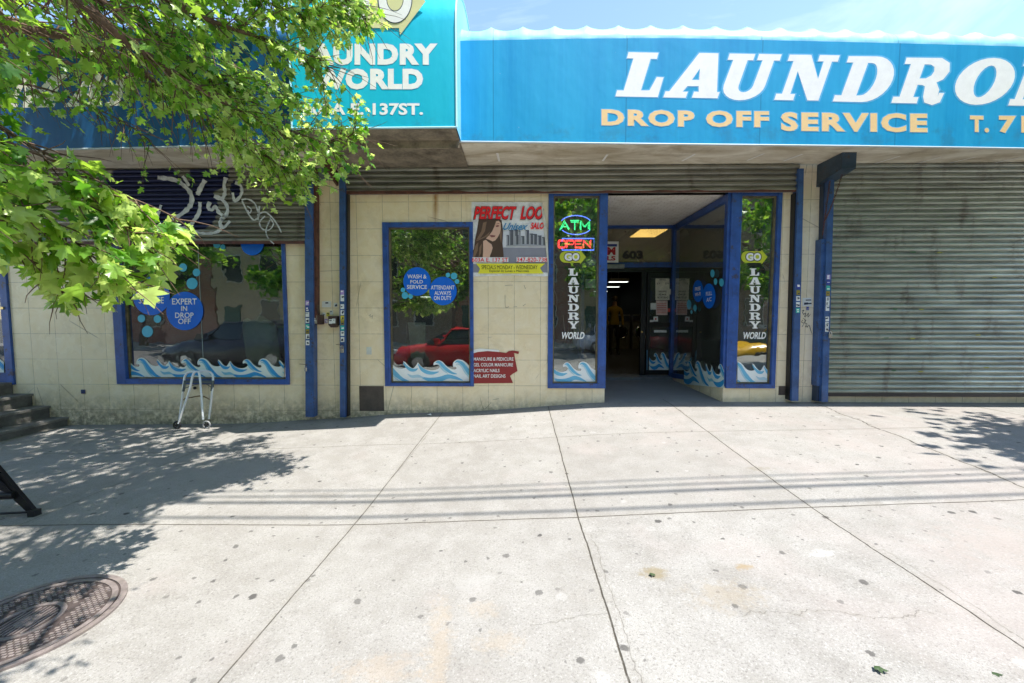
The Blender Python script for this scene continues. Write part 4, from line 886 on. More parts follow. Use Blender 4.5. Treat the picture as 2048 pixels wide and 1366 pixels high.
pl('portrait_hair', flat('poster_hair', (.085,.045,.025)), [[(957.2,439.9),(971.1,436.7),(990.4,436.7),(1003.1,439.9),(1006.1,462.6),(1005.1,486.8),(1007.3,510.9),(1005.8,521.2),(960.2,521.2),(943.3,519.4),(942.1,510.9),(948.1,496.4),(949.9,479.5),(953.6,462.6)]], .011)
pl('hair_highlights', flat('poster_hair_light', (.24,.14,.08)), [[(966.2,445.7),(973.5,443.3),(969.9,462.6),(960.2,477.1),(952.9,479.5),(962.6,462.6)],[(969.9,472.3),(980.7,462.6),(975.9,472.3),(954.2,482.0),(951.7,481.4)],[(950.5,491.6),(956.6,484.4),(955.4,501.3),(949.3,514.6),(945.7,513.4)],[(1000.7,445.7),(1003.7,467.5),(1002.5,486.8),(999.4,472.3)],[(959.0,494.0),(963.8,486.8),(962.0,506.1),(957.2,517.0)]], .0125)
pl('portrait_face', flat('poster_skin', (.72,.45,.32)), [[(992.2,442.7),(997.6,441.5),(1001.3,445.7),(1001.5,457.8),(999.8,466.3),(995.8,474.1),(990.4,481.0),(985.0,482.9),(978.3,479.5),(971.7,477.1),(978.3,470.5),(984.3,462.6),(989.2,451.8)],[(966.2,482.0),(971.7,479.5),(977.1,484.4),(983.1,488.6),(985.3,495.2),(983.1,503.7),(980.1,510.9),(978.9,521.2),(965.0,521.2),(966.2,503.7)]], .0145)
pl('portrait_features', flat('poster_feature', (.26,.08,.07)), [[(978.3,470.8),(983.1,470.1),(991.0,471.1),(989.2,474.1),(983.1,474.7)],[(991.0,451.5),(995.8,450.0),(999.1,451.5),(995.8,453.9),(992.2,453.7)],[(990.4,448.1),(997.6,446.3),(999.4,448.1),(997.0,447.8)]], .0165)
t = MB(); text(t, 'PERFECT  LOO', boxmap(946, 412, 1088, 440, fn=py_(.019)), .055, .3); tag(t.build('heading_shadow', flat('poster_black', (.02,.015,.015)), PO))
t = MB(); text(t, 'PERFECT  LOO', boxmap(947.5, 412.5, 1086.5, 438.5, fn=py_(.0205)), .035, .3)
t.build('red_heading', flat('poster_red', (.86,.008,.010)), PO)
words((('SALO', 1061, 445, 1088, 458),), flat('poster_red', (.86,.008,.010)), PO, py_(.0205), .04, .3, 'red_lettering'); words((('603A E. 137 ST', 944, 515.5, 1016, 523.5), ('347-820-738', 1034, 515, 1094, 523.5)), flat('poster_red', (.86,.008,.010)), PO, py_(.021), .008, 0, 'red_lettering')
pl('address_strip', flat('poster_strip', (.82,.80,.78)), [[(944,514.5),(1017,514.5),(1017,524),(944,524)],[(1033,514),(1094,514),(1094,524),(1033,524)]], .0178)
t = MB(); text(t, 'Unisex', boxmap(1006, 446, 1056, 460, fn=py_(.02)), .02, .55); t.build('script_lettering', flat('poster_blue', (.03,.25,.48)), PO)
pl('ribbon', flat('poster_yellow', (.86,.80,.04)), [[(952,527),(1090,527),(1080,536),(1087,547),(956,547),(960,537)]], .0178)
words((('SPECIALS MONDAY - WEDNESDAY', 963, 530.5, 1075, 538.5), ('Especial de Lunes a Miercoles', 979, 539.5, 1058, 545.5)), flat('poster_black', (.02,.015,.015)), PO, py_(.0205), .0, 0, 'black_lettering')
PR = empty('torn_notice', P(990, 768, -.01), 'torn dark red notice with white salon services below the poster', 'poster')
MB().prism([P(x, y, -.008) for x, y in [(942,767),(942,706),(950,702),(962,699),(985,701),(1000,704),(1012,706),(1018,702),(1026,701),(1038,703),(1037,708),(1028,706),(1031,722),(1035,742),(1025,748),(1020,752),(1026,766)]], (0, .006, 0)).build('sheet', flat('maroon_print', (.30,.025,.025)), PR)
MB().prism([P(x, y, -.0095) for x, y in [(942,708),(944,700),(960,697),(998,700),(999,704),(975,702),(955,704)]], (0, .003, 0)).build('torn_edge', WHT, PR)
words([(s_, 947, y-3.4, 947+w_, y+3.4) for s_, y, w_ in (('MANICURE & PEDICURE', 718, 80), ('GEL COLOR MANICURE', 729.5, 79), ('ACRYLIC NAILS', 741, 52), ('NAIL ART DESIGNS', 752, 64))], LWHITE, PR, on(-.0115), .012)

# ------------------------------------------------------------------ awnings
YA = -.88
def awning(name, label, px0, px1, ytop, ybot, mat, ribs, Yf=YA, scallop=True, x0w=None, x1w=None):
    A = empty(name, (P((px0+px1)/2, 280, Yf).x, Yf, SZ), label, 'awning')
    X0 = x0w if x0w is not None else P(px0, 200, Yf).x; X1 = x1w if x1w is not None else P(px1, 200, Yf).x
    zt = ytop; zb = ybot
    mb = MB(); nx = 60; rows = 8; vs = []
    for i in range(nx+1):
        x = X0+(X1-X0)*i/nx
        for j in range(rows+1):
            v = j/rows; z = zb(x)*(1-v)+zt(x)*v; vs.append((x, Yf, z))
    mb.add(vs, [(i*(rows+1)+j, (i+1)*(rows+1)+j, (i+1)*(rows+1)+j+1, i*(rows+1)+j+1) for i in range(nx) for j in range(rows)], 0, True)
    mb.build('front_panel', mat, A)
    # pillowed roll between ribs
    mb = MB(); na = 8; vs = []; per = ribs; nseg = max(1, round((X1-X0)/per)); sub = 8; cnt = nseg*sub+1; M_ = na+3
    for i in range(cnt):
        x = X0+(X1-X0)*i/(cnt-1); ph = (i % sub)/sub; r = .33; bul = -.075*math.sin(math.pi*ph)**.7
        for j in range(na+1):
            a = math.pi/2*j/na; vs.append((x, Yf+.02+(r+bul*math.sin(a)*.6)*(1-math.cos(a))*1.0-bul*math.cos(a)*.0+(.012*math.sin(math.pi*ph) if j in (0,) else 0), zt(x)+(r+bul)*math.sin(a)*.95))
        vs.append((x, Yf+.5, zt(x)+(r+bul)*.97)); vs.append((x, -.02, 4.95))
    mb.add(vs, [(i*M_+j, (i+1)*M_+j, (i+1)*M_+j+1, i*M_+j+1) for i in range(cnt-1) for j in range(M_-1)], 0, True)
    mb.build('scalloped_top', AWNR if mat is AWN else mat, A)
    # bottom edge piping
    MB().tube([(X0+(X1-X0)*i/20, Yf, zb(X0+(X1-X0)*i/20)) for i in range(21)], .012, 6).build('edge_piping', flat('grey_piping', (.5,.58,.62)), A)
    return A
def lin(tab): return lambda x: smooth_tab(tab, x)
def ztab(pts, Y): return [(P(a, b, Y).x, P(a, b, Y).z) for a, b in pts]
zbR = lin(ztab([(905,283),(1300,288),(1700,292),(2048,297),(2500,306)], YA)); ztR = lin(ztab([(905,82),(1150,77),(1350,76),(1700,84),(2048,93),(2500,110)], YA))
AR = awning('awning', 'long bright blue awning reading LAUNDRO with scalloped top', 912, 2600, ztR, zbR, AWN, .40, x0w=P(917, 200, YA).x, x1w=11.5)
for i, xx in enumerate((1235+0, 1395, 1560)): pass
def on_awn(o): return lambda px, py: P(px, py, YA-.001-o)
for o, g, m, nm in ((.0, .075, LEDGE, 'letter_outline'), (.0012, .024, LWHITE, 'lettering')):
    t = MB()
    for ch, a, b, c, d in (('L', 1232, 105, 1326, 192), ('A', 1328, 106, 1438, 194), ('U', 1448, 108, 1562, 197), ('N', 1550, 110, 1678, 199), ('D', 1667, 113, 1786, 202), ('R', 1784, 116, 1898, 205), ('O', 1912, 118, 2028, 206), ('M', 2018, 120, 2160, 210)):
        glyph(t, ch, boxmap(a, b, c, d, fn=on_awn(o), dy=1.5), .24, grow=g*.55)
    t.build('heading_'+nm if o else nm, m, AR)
    for s, a, b, c, d in (('DROP', 1203, 218, 1389, 251), ('OFF', 1412, 221, 1538, 254), ('SERVICE', 1562, 224, 1855, 262), ('T.', 1940, 231, 1978, 264), ('718-993-8888', 1998, 231, 2400, 266)):
        t = MB(); text(t, s, boxmap(a-(0 if o else 1.5), b-(0 if o else 1.5), c+(0 if o else 1.5), d+(0 if o else 1.5), fn=on_awn(o), dy=(3 if c-a > 150 else 1)), .045 if o else .075, 0, m=0, spacing=1.16)
        t.build(nm, LORANGE if o else m, AR)
zbL = lin(ztab([(-300,306),(0,301),(260,296),(480,290),(600,288)], YA)); ztL = lin(ztab([(-300,60),(100,70),(600,80)], YA))
AL = awning('awning', 'tree-shaded blue awning with cream letters behind the branches', -700, 585, ztL, zbL, AWND, .40, x1w=P(590, 200, YA).x)
t = MB()
for ch, a, b, c, d in (('M', 5, 150, 140, 216), ('A', 128, 148, 205, 214), ('T', 205, 148, 285, 212)): glyph(t, ch, boxmap(a, b, c, d, fn=on_awn(0), dy=-2), .24)
for ch, a, b, c, d in (('O', -110, 152, -5, 219), ('R', -230, 152, -120, 220)): glyph(t, ch, boxmap(a, b, c, d, fn=on_awn(0), dy=-2), .24)
t.build('lettering', CREAM, AL)
# soffits (structure of each awning)
mb = MB(); SXL = P(583, 250, -1.25).x; SXR = P(912, 256, -1.25).x
mb.quad((-14, -.02, SZ), (-14, YA+.01, SZ-.001), (14, YA+.01, SZ-.001), (14, -.02, SZ)); 
mb.quad((-14, YA+.012, SZ-.004), (14, YA+.012, SZ-.004), (14, YA+.012, SZ+.02), (-14, YA+.012, SZ+.02))
so = mb.build('soffit', SOFF, B)
sl = MB()  # white strips painted on the soffit as slanting streaks of light
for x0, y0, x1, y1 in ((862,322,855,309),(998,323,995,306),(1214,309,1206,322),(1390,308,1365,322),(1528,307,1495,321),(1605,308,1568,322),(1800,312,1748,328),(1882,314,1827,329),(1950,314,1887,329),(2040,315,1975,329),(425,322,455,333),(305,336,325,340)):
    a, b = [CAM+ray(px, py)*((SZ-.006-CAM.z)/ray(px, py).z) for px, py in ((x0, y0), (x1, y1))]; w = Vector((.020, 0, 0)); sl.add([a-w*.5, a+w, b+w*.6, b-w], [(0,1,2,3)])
sl.build('painted_light_streaks', flat('white_light_streak', (.88,.87,.82)), B)
# middle projecting sign with rounded top
YS = -1.25
SG = empty('awning_sign', (P(750, 256, YS).x, YS, SZ), 'bright cyan projecting awning sign with arrow logo and white lettering', 'sign')
X0, X1 = P(580, 150, YS).x, P(912, 150, YS).x
zb_ = P(750, 256, YS).z; zt_ = P(912, 42, YS).z
arcp = [(YS, zb_), (YS, zt_)]+[(YS+1.1*(1-math.cos(R(a))), zt_+.75*math.sin(R(a))) for a in range(10, 91, 10)]+[(0, zt_+.75)]
mb = MB(); n = len(arcp); mb.add([(X0, y, z) for y, z in arcp]+[(X1-.0, y, z) for y, z in arcp], [(i, i+1, n+i+1, n+i) for i in range(n-1)], 0, True)
# front outline with rounded upper corners continues as a dome
mb.build('front_panel', AWNC, SG)
mb = MB(); 
for X in (X0, X1): mb.poly([[(X, y, z) for y, z in arcp]+[(X, 0, zb_)]])
mb.build('side_panel', AWNR, SG)
mb = MB(); mb.tube([(X0, y, z) for y, z in arcp], .012, 6); mb.tube([(X1, y, z) for y, z in arcp], .012, 6); mb.tube([(X0, YS, zb_), (X1, YS, zb_)], .012, 6); mb.build('edge_piping', flat('bright_piping', (.45,.75,.85)), SG)
mb = MB(); mb.quad((X0+.01, YS+.02, zb_-.004), (X1-.01, YS+.02, zb_-.004), (X1-.01, -.03, zb_-.03), (X0+.01, -.03, zb_-.03)); mb.box(X0+.02, X1-.02, YA-.05, YA-.02, zb_-.1, zb_-.004); mb.build('underside', simple('flaking_board', (.26,.22,.16), .8, var=.5, scale=5, dirt=(.07,.055,.04), dirtamt=.8), SG)
fsn = lambda o: (lambda px, py: P(px, py, YS-.0055-o))
for o, g, m, nm in ((-.0045, 1.2, LEDGE, 'letter_outline'), (-.0033, 0, LWHITE, 'lettering')):
    words((('LAUNDRY', 598, 87, 875, 130), ('WORLD', 628, 137, 846, 179)), m, SG, fsn(o), .058, 0, nm, 1.10, g); words((('603A E. 137ST.', 606, 206, 846, 230),), m, SG, fsn(o), .03, 0, nm, 1.0, g)
# arrow logo (upper part goes over the rounded top and out of the frame)
t = MB(); t.poly([[fsn(.001)(*q) for q in [(672,48),(680,56),(798,56),(800,70),(851,3),(846,-4),(655,-4),(660,30)]]]); t.build('arrow_logo', flat('pale_yellow_vinyl', (.72,.68,.34)), SG)
for o, g, m, nm in ((.003, 2.0, flat('dark_outline_vinyl', (.03,.06,.09)), 'logo_outline'), (.006, 0, LWHITE, 'logo_lettering')):
    t = MB()
    for ch, a, c in (('G', 672, 742), ('O', 757, 823)):
        cx, w = (a+c)/2, (c-a)/2+g
        ol_ = [fsn(o)(cx+w*math.cos(R(k)), -4 if False else min(45+g, -2+(47+g)*math.sin(R(k)))) for k in range(0, 181, 9)]
        il_ = [fsn(o)(cx+(w*.52-g*1.2)*math.cos(R(k)), -2+(25-g)*math.sin(R(k))) for k in range(180, -1, -9)]
        t.poly([ol_+il_])
    t.build(nm, m, SG)

# ------------------------------------------------------------------ steps
mb = MB(); sx = [P(137, 840, 0).x, P(101, 820, 0).x, P(67, 800, 0).x, P(28, 775, 0).x]; sz = [P(137,834,0).z, P(101,811,0).z, P(67,787,0).z, P(40,764,0).z]
ST = empty('stone_steps', (sx[0], 0, gz(sx[0], 0)), 'worn dark stone steps rising to the blue door', 'steps')
SMt = simple('dirty_stone', (.13,.125,.11), .75, var=.4, scale=5, dirt=(.035,.033,.03), dirtamt=.8)
for i in range(4):
    zl = -1.0
    MB().hexa([(-14,-1.7,zl),(sx[i],-1.7,zl),(sx[i],-.001,zl),(-14,-.001,zl),(-14,-1.7,sz[i]-.03),(sx[i],-1.7,sz[i]-.03),(sx[i],-.001,sz[i]-.03),(-14,-.001,sz[i]-.03)] if False else [(sx[i]-(.4 if i < 3 else 4),-1.7,zl),(sx[i]-.015,-1.7,zl),(sx[i]-.015,-.001,zl),(sx[i]-(.4 if i < 3 else 4),-.001,zl),(sx[i]-(.4 if i < 3 else 4),-1.7,sz[i]-.035),(sx[i]-.015,-1.7,sz[i]-.035),(sx[i]-.015,-.001,sz[i]-.035),(sx[i]-(.4 if i < 3 else 4),-.001,sz[i]-.035)]).build('riser', SMt, ST)
    MB().box(sx[i]-(.42 if i < 3 else 4), sx[i]+.01, -1.71, -.002, sz[i]-.034, sz[i]).build('tread', simple('worn_tread', (.17,.165,.15), .7, var=.4, dirt=(.05,.05,.045), dirtamt=.7), ST)

# ------------------------------------------------------------------ folded walker
W = empty('walking_frame', G(P(390,850,-.25).x, -.25), 'folded grey aluminium walking frame leaning against the tiled wall', 'walking frame')
ALU = simple('brushed_aluminium', (.82,.83,.83), .35, .5, var=.1); GRIP = simple('grey_foam_grip', (.13,.15,.15), .8)
yb, yt = -.24, -.10
def wp(px, py):
    t = (855-py)/110; return P(px, py, yb+(yt-yb)*max(0, min(1, t)))
def arcpts(l): return [wp(*p) for p in smooth_line(l, 5)]
def rside(name, l, dy=0.0, r=.0145):
    mbx = MB(); mbx.tube([p+Vector((0, dy, 0)) for p in arcpts(l)], r, 10); return mbx.build(name, ALU, W)
rside('rear_frame', [(359,838),(364,800),(368,765),(370,753),(375,746),(384,744),(400,743),(414,742),(421,745),(426,753),(425,775),(422,805),(418,838)])
rside('front_frame', [(362,846),(372,815),(384,780),(390,752),(395,743.5),(401,743),(404,750),(407,780),(409,810),(411,838)], -.045)
for l in ([(370,761),(368.5,772),(366.5,783)], [(426.2,761),(425,772),(423.5,782)]): MB().tube([p+Vector((0,0,0)) for p in arcpts(l)], .0175, 10).build('grip', GRIP, W)
MB().tube([wp(371,762), wp(425,762)], .010, 8).tube([wp(371,764.5)+Vector((0,-.01,0)), wp(425,765)+Vector((0,-.01,0))], .012, 8).tube([wp(369,777), wp(384,771), wp(396,768)], .006, 6).tube([wp(422,774), wp(413,768)], .006, 6).build('cross_bar', GRIP, W)
MB().tube(arcpts([(367,800),(372,796),(382,795),(392,793),(403,792),(412,795),(419,799)]), .008, 8).build('brace', simple('rusty_brace', (.28,.18,.08), .5, .5, dirt=(.1,.05,.03)), W)
for px in (354, 413):
    c = G(P(px, 845, -.27).x, -.27, .058); t = MB()
    t.tube([(c.x+.05*math.cos(a), c.y, c.z+.05*math.sin(a)) for a in [2*math.pi*i/20 for i in range(21)]], .011, 8)
    wv = t.build('wheel', simple('grey_tyre', (.22,.23,.23), .6) if px > 400 else DARK, W)
    t = MB(); t.cyl((c.x, c.y-.02, c.z), (c.x, c.y+.02, c.z), .014, 10)
    for a in range(0, 360, 60): t.tube([(c.x, c.y, c.z), (c.x+.045*math.cos(R(a)), c.y, c.z+.045*math.sin(R(a)))], .006, 5)
    t.build('hub', DARK, wv)

# ------------------------------------------------------------------ black folding chair at the left edge
C = empty('camp_chair', G(-4.1, -3.0), 'black folding camp chair cut off by the picture edge', 'chair')
CF = simple('black_tube', (.012,.012,.014), .35, .3); CB = simple('black_fabric', (.012,.012,.015), .8)
fr, nr = G(-3.70, -2.86, .02), G(-3.62, -3.22, .02)
fl, nl = G(-4.55, -2.86, .02), G(-4.50, -3.22, .02)
tl_, tr_ = Vector((-4.35, -2.86, .55)), Vector((-3.80, -2.86, .55))
bl_ = MB(); bl_.prism([fr+Vector((.02,0,-.01)), Vector((-3.98,-2.88,.42)), Vector((-4.16,-2.88,.60)), Vector((-4.40,-2.88,.66)), Vector((-4.40,-2.88,.58)), Vector((-4.10,-2.88,.38)), fr+Vector((-.05,0,.0))], (0, .03, 0)); bl_.build('leg', CF, C)
for a, b in ((fl, Vector((-3.95,-2.90,.52))), (nr+Vector((-.12,0,0)), Vector((-4.25, -3.24, .52))), (nl, Vector((-4.1, -3.26, .52)))): MB().tube([a, b], .016, 8).build('leg', CF, C)
for a in (fr, nr+Vector((-.12,0,0)), fl, nl): MB().bbox(a.x-.03, a.x+.03, a.y-.03, a.y+.03, a.z-.022, a.z+.03, .01).build('foot', DARK, C)
MB().tube([fr+Vector((-.02,0,.01)), G(-4.5, -2.92, .03)], .010, 6).tube([fr.lerp(Vector((-4.15,-2.88,.52)), .3), Vector((-4.5,-2.90,gz(-4.5,-2.9)+.17))], .034, 6).build('rung', CF, C)
MB().prism([fr.lerp(Vector((-4.15,-2.88,.52)), .28)+Vector((0,-.0,0)), Vector((-3.98,-2.9,.33)), Vector((-4.15,-2.9,.52)), Vector((-4.5,-2.9,.60)), Vector((-4.25,-2.9,.42)), Vector((-4.02,-2.9,.24))], (0, .02, 0)).build('side_panel', CB, C)
MB().hexa([(-4.5,-3.3,.50),(-4.12,-3.3,.50),(-4.12,-2.86,.50),(-4.5,-2.86,.50),(-4.5,-3.3,.53),(-4.12,-3.3,.53),(-4.12,-2.86,.53),(-4.5,-2.86,.53)]).build('seat', CB, C)
MB().hexa([(-4.55,-3.3,.53),(-4.5,-3.3,.53),(-4.5,-2.86,.53),(-4.55,-2.86,.53),(-4.75,-3.3,1.0),(-4.70,-3.3,1.0),(-4.70,-2.86,1.0),(-4.75,-2.86,1.0)]).build('backrest', CB, C)

C.location.x -= .27; C.location.y -= .03; C.location.z = gz(C.location.x, C.location.y)
# ------------------------------------------------------------------ manhole cover
mc = Vector((-2.585, -4.06, 0)); mz = lambda x, y: gz(x, y)
MH = empty('manhole_cover', G(mc.x, mc.y), 'round rusty cast iron manhole cover with a waffle pattern in the pavement', 'manhole cover')
IRON = simple('cast_iron', (.27,.225,.21), .5, .35, var=.35, scale=20, dirt=(.30,.26,.20), dirtamt=.5); IRD = simple('dark_iron', (.085,.065,.06), .6, .3, var=.4)
def ring(mb, r0, r1, h0, h1, n=64, m=0):
    vs = []
    for k in range(n):
        a = 2*math.pi*k/n; c, s = math.cos(a), math.sin(a)
        for r, h in ((r0, h0), (r0, h1), (r1, h1), (r1, h0)):
            x, y = mc.x+r*c, mc.y+r*s; vs.append((x, y, gz(x, y)+h))
    mb.add(vs, [(k*4+j, ((k+1) % n)*4+j, ((k+1) % n)*4+j+1, k*4+j+1) for k in range(n) for j in range(3)], m)
mb = MB(); ring(mb, .355, .385, .001, .012); mb.build('rim', IRON, MH)
mb = MB(); n = 64; mb.add([(mc.x+.36*math.cos(2*math.pi*k/n), mc.y+.36*math.sin(2*math.pi*k/n), gz(mc.x+.36*math.cos(2*math.pi*k/n), mc.y+.36*math.sin(2*math.pi*k/n))+.004) for k in range(n)], [tuple(range(n))])
CV = mb.build('cover_plate', IRD, MH)
mb = MB(); ring(mb, .318, .345, .0045, .011); ring(mb, .118, .142, .0045, .012); ring(mb, .0, .05, .0045, .008, 20)
ax_ = Vector((math.cos(R(20)), math.sin(R(20)), 0)); ay_ = Vector((-ax_.y, ax_.x, 0))
for i in range(-22, 23):
    for j in range(-16, 17):
        c_ = ax_*((i+(.5 if j % 2 else 0))*.0262)+ay_*(j*.0195); r_ = c_.length
        if not (.156 < r_ < .306) or i % 6 == 0 and abs(c_.x) < .28: continue
        c_ = mc+c_; z = gz(c_.x, c_.y); p = [Vector((c_.x, c_.y, z+.004))+ax_*.0095*s1_+ay_*.0062*s2_ for s1_, s2_ in ((-1,-1),(1,-1),(1,1),(-1,1))]
        mb.hexa(p+[w_+Vector((0,0,.006)) for w_ in p])
for i in range(-4, 5):
    h_ = math.sqrt(.108**2-(i*.022)**2); x = mc.x+i*.022; mb.box(x-.004, x+.004, mc.y-h_, mc.y+h_, gz(x, mc.y)+.0045, gz(x, mc.y)+.010)
mb.build('raised_pattern', IRON, CV)

# ------------------------------------------------------------------ leaves, scraps on the pavement
def leaf_outline():
    h = [(0,0),(.18,-.07),(.44,-.04),(.30,.17),(.46,.26),(.66,.50),(.40,.50),(.20,.52),(.30,.78),(.13,.84),(0,1.05)]
    return h+[(-x, y) for x, y in h[1:-1]][::-1]
LO = np.array(leaf_outline()); NL = len(LO)
def leafmesh(name, pos, dirs, nors, sizes, mats, parent, midx=None, **kw):
    n = len(pos); pos = np.asarray(pos, float); d = np.asarray(dirs, float); nn = np.asarray(nors, float); s = np.asarray(sizes, float)
    d /= np.linalg.norm(d, axis=1)[:, None]+1e-9; nn -= d*np.sum(d*nn, 1)[:, None]; nn /= np.linalg.norm(nn, axis=1)[:, None]+1e-9; sd_ = np.cross(d, nn)
    tx = np.concatenate([[0.0], LO[:, 0]]); ty = np.concatenate([[.35], LO[:, 1]])
    asp = rng.uniform(.8, 1.15, n)
    fold = rng.uniform(-.1, .5, n)[:, None]; curl = rng.uniform(-.1, .45, n)[:, None]
    tz = -fold*np.abs(tx)[None]-curl*(ty**2)[None]+rng.uniform(-.06, .06, (n, len(tx)))
    V = pos[:, None]+s[:, None, None]*(sd_[:, None]*(tx[None, :, None]*asp[:, None, None])+d[:, None]*ty[None, :, None]+nn[:, None]*tz[..., None])
    V = V.reshape(-1, 3)-np.array(tuple(wloc(parent)))
    k = NL+1; base = (np.arange(n)*k)[:, None, None]
    tri = np.array([[0, 1+i, 1+(i+1) % NL] for i in range(NL)])[None]
    T = (base+tri).reshape(-1)
    me = bpy.data.meshes.new(name); me.vertices.add(len(V)); me.vertices.foreach_set('co', V.ravel()); nt = n*NL
    me.loops.add(nt*3); me.loops.foreach_set('vertex_index', T); me.polygons.add(nt); me.polygons.foreach_set('loop_start', np.arange(nt)*3); me.polygons.foreach_set('loop_total', np.full(nt, 3))
    for m_ in mats: me.materials.append(m_)
    me.polygons.foreach_set('material_index', np.repeat(midx if midx is not None else rng.integers(0, len(mats), n), NL))
    me.polygons.foreach_set('use_smooth', np.ones(nt, bool)); me.update(); me.validate()
    o = bpy.data.objects.new(name, me); COL.objects.link(o)
    if parent is not None: o.parent = parent; o['wl'] = tuple(wloc(parent))
    return tag(o, **kw)
def leafmat(name, c, tc, rough=.38):
    k = NT(name); g = k.noise(13, 4)
    col = k.mix(k.ramp(g, .35, .65), [x*.7 for x in c], [x*1.25 for x in c])
    b = k.bsdf(col, rough, spec=.55); tl = k.n('ShaderNodeBsdfTranslucent'); k.set(tl.inputs[0], tc)
    m = k.n('ShaderNodeMixShader'); m.inputs[0].default_value = .5; k.l(b, m.inputs[1]); k.l(tl.outputs[0], m.inputs[2]); return k.fin(m.outputs[0])
LM = [leafmat('leaf_green', (.115,.27,.03), (.36,.66,.045), .33), leafmat('leaf_mid_green', (.21,.38,.05), (.50,.78,.07), .33), leafmat('leaf_sunlit_green', (.44,.58,.16), (.70,.88,.18), .3), leafmat('leaf_dark_green', (.045,.14,.015), (.15,.42,.02))]  # third, palest green has the brightness of sunlit leaves put into its colour
DRYL = simple('dry_dark_leaf', (.03,.06,.015), .6)
for px, py, lab, s, m in ((1300, 1149, 'small dark green fallen leaf in the middle of the pavement', .032, DRYL), (1748, 1338, 'curled green and pink fallen leaf at the lower right', .045, DRYL), (1983, 1349, 'small pale green fallen leaf near the lower right corner', .032, DRYL)):
    d = ray(px, py); p = None
    for it in range(400):
        q_ = CAM+d*(it*.02)
        if q_.z < gz(q_.x, q_.y)+.006: p = q_; break
    leafmesh('fallen_leaf', [p+Vector((0,0,.012))], [(1,-.5,.15)], [(.2,.1,1)], [s], [m], None, label=lab, cat='leaf')
mb = MB(); p = P(857, 838, -.15); z = gz(p.x, -.15)
mb.add([(p.x-.04,-.17,z+.003),(p.x,-.19,z+.02),(p.x+.05,-.16,z+.004),(p.x+.03,-.13,z+.025),(p.x-.02,-.12,z+.006)], [(0,1,4),(1,3,4),(1,2,3)]); tag(mb.build('litter_scrap', WHT), 'crumpled white paper scrap at the foot of the wall', 'litter')

# ------------------------------------------------------------------ leaning boards inside
t = MB(); pts = [(497,745),(489,690),(484,650),(487,640),(494,636),(500,641),(508,640),(515,634),(524,632),(530,637),(536,640),(548,648),(552,660),(556,690),(563,745)]
t.prism([P(x, y, .32) for x, y in pts], (0, .03, 0)); bd = t.build('leaning_board', simple('pale_green_board', (.62,.68,.56), .6, var=.15)); tag(bd, 'pale scalloped board leaning inside the widest window', 'board')
x0, x1, z0, z1 = rect(818, 645, 850, 716, .45); tag(MB().hexa([(x0+.04,.40,z0),(x1,.40,z0),(x1,.42,z0),(x0+.04,.42,z0),(x0-.03,.5,z1),(x1,.5,z1),(x1,.52,z1),(x0-.03,.52,z1)]).build('leaning_board', simple('grey_panel', (.5,.55,.5), .6)), 'pale grey panel standing inside the narrow window', 'board')

# ------------------------------------------------------------------ street trees
BARK = simple('brown_bark', (.14,.085,.055), .85, var=.45, scale=18, bump=.5)
def twigs(limbs, dens, rngs, leafsize, tw_len, root, wood, acc, leafper=.055):
    for pts in limbs:
        c = [Vector(p) for p in smooth_line3(pts)]; 
        L = 0
        for i in range(1, len(c)):
            seg = c[i]-c[i-1]; L += seg.length
            frac = i/len(c)
            nt_ = seg.length*dens*(.35+.9*frac)
            k_ = int(nt_)+(1 if random.random() < nt_-int(nt_) else 0)
            for _ in range(k_):
                d = seg.normalized(); rv = Vector((random.gauss(0,1), random.gauss(0,1), random.gauss(0,.8))); rv = (rv-d*rv.dot(d)).normalized()
                td = (d*random.uniform(.3,1.0)+rv*random.uniform(.5,1.1)+Vector((0,0,random.uniform(-.55,.15)))).normalized()
                ln = tw_len*random.uniform(.45, 1.25); p0 = c[i-1].lerp(c[i], random.random()); pp = [p0]
                for q_ in range(4):
                    td = (td+Vector((random.gauss(0,.15), random.gauss(0,.15), -.09))).normalized(); pp.append(pp[-1]+td*ln/4)
                wood.tube(pp, [.0045,.004,.003,.002,.0012], 4, cap=False)
                nl = int(ln/leafper)
                for q_ in range(nl):
                    f = (q_+.6)/nl*4; a = min(3, int(f)); b_ = pp[a].lerp(pp[a+1], f-a); out = Vector((random.gauss(0,1), random.gauss(0,1), random.gauss(-.2,.5))).normalized()
                    ld = (td*.5+out*.9+Vector((0,0,-.35))).normalized(); st = b_+out*leafsize*.4
                    acc[0].append(st); acc[1].append(ld); acc[2].append((random.gauss(0,.5)+.1, random.gauss(0,.5)-.15, 1.0)); acc[3].append(leafsize*random.choice((.45,.6,.75,.9,1.0,1.2))*random.uniform(.85,1.15))
def smooth_line3(pts, n=6): return smooth_line([tuple(p) for p in pts], n)
def PT(*l): return [P(x, y, Y) for x, y, Y in l]
SUNV = Vector((1.27, -.68, 3.75)).normalized()
TR1 = (-4.7, -5.3)
T1 = empty('street_tree', (TR1[0], TR1[1], gz(*TR1)), 'leafy maple branches filling the upper left of the picture', 'tree')
base = Vector((TR1[0], TR1[1], gz(*TR1)-.05)); MB().tube([base, base+Vector((.02,.0,.6)), base+Vector((.05,.05,1.6)), base+Vector((.12,.1,2.6)), base+Vector((.2,.2,4.2)), base+Vector((.1,.3,6.4))], [.17,.13,.12,.115,.09,.03], 14).build('trunk', BARK, T1)
fk = base+Vector((.1,.1,2.5)); fk2 = base+Vector((.2,.2,4.0)); fk0 = base+Vector((.07,.08,1.9))
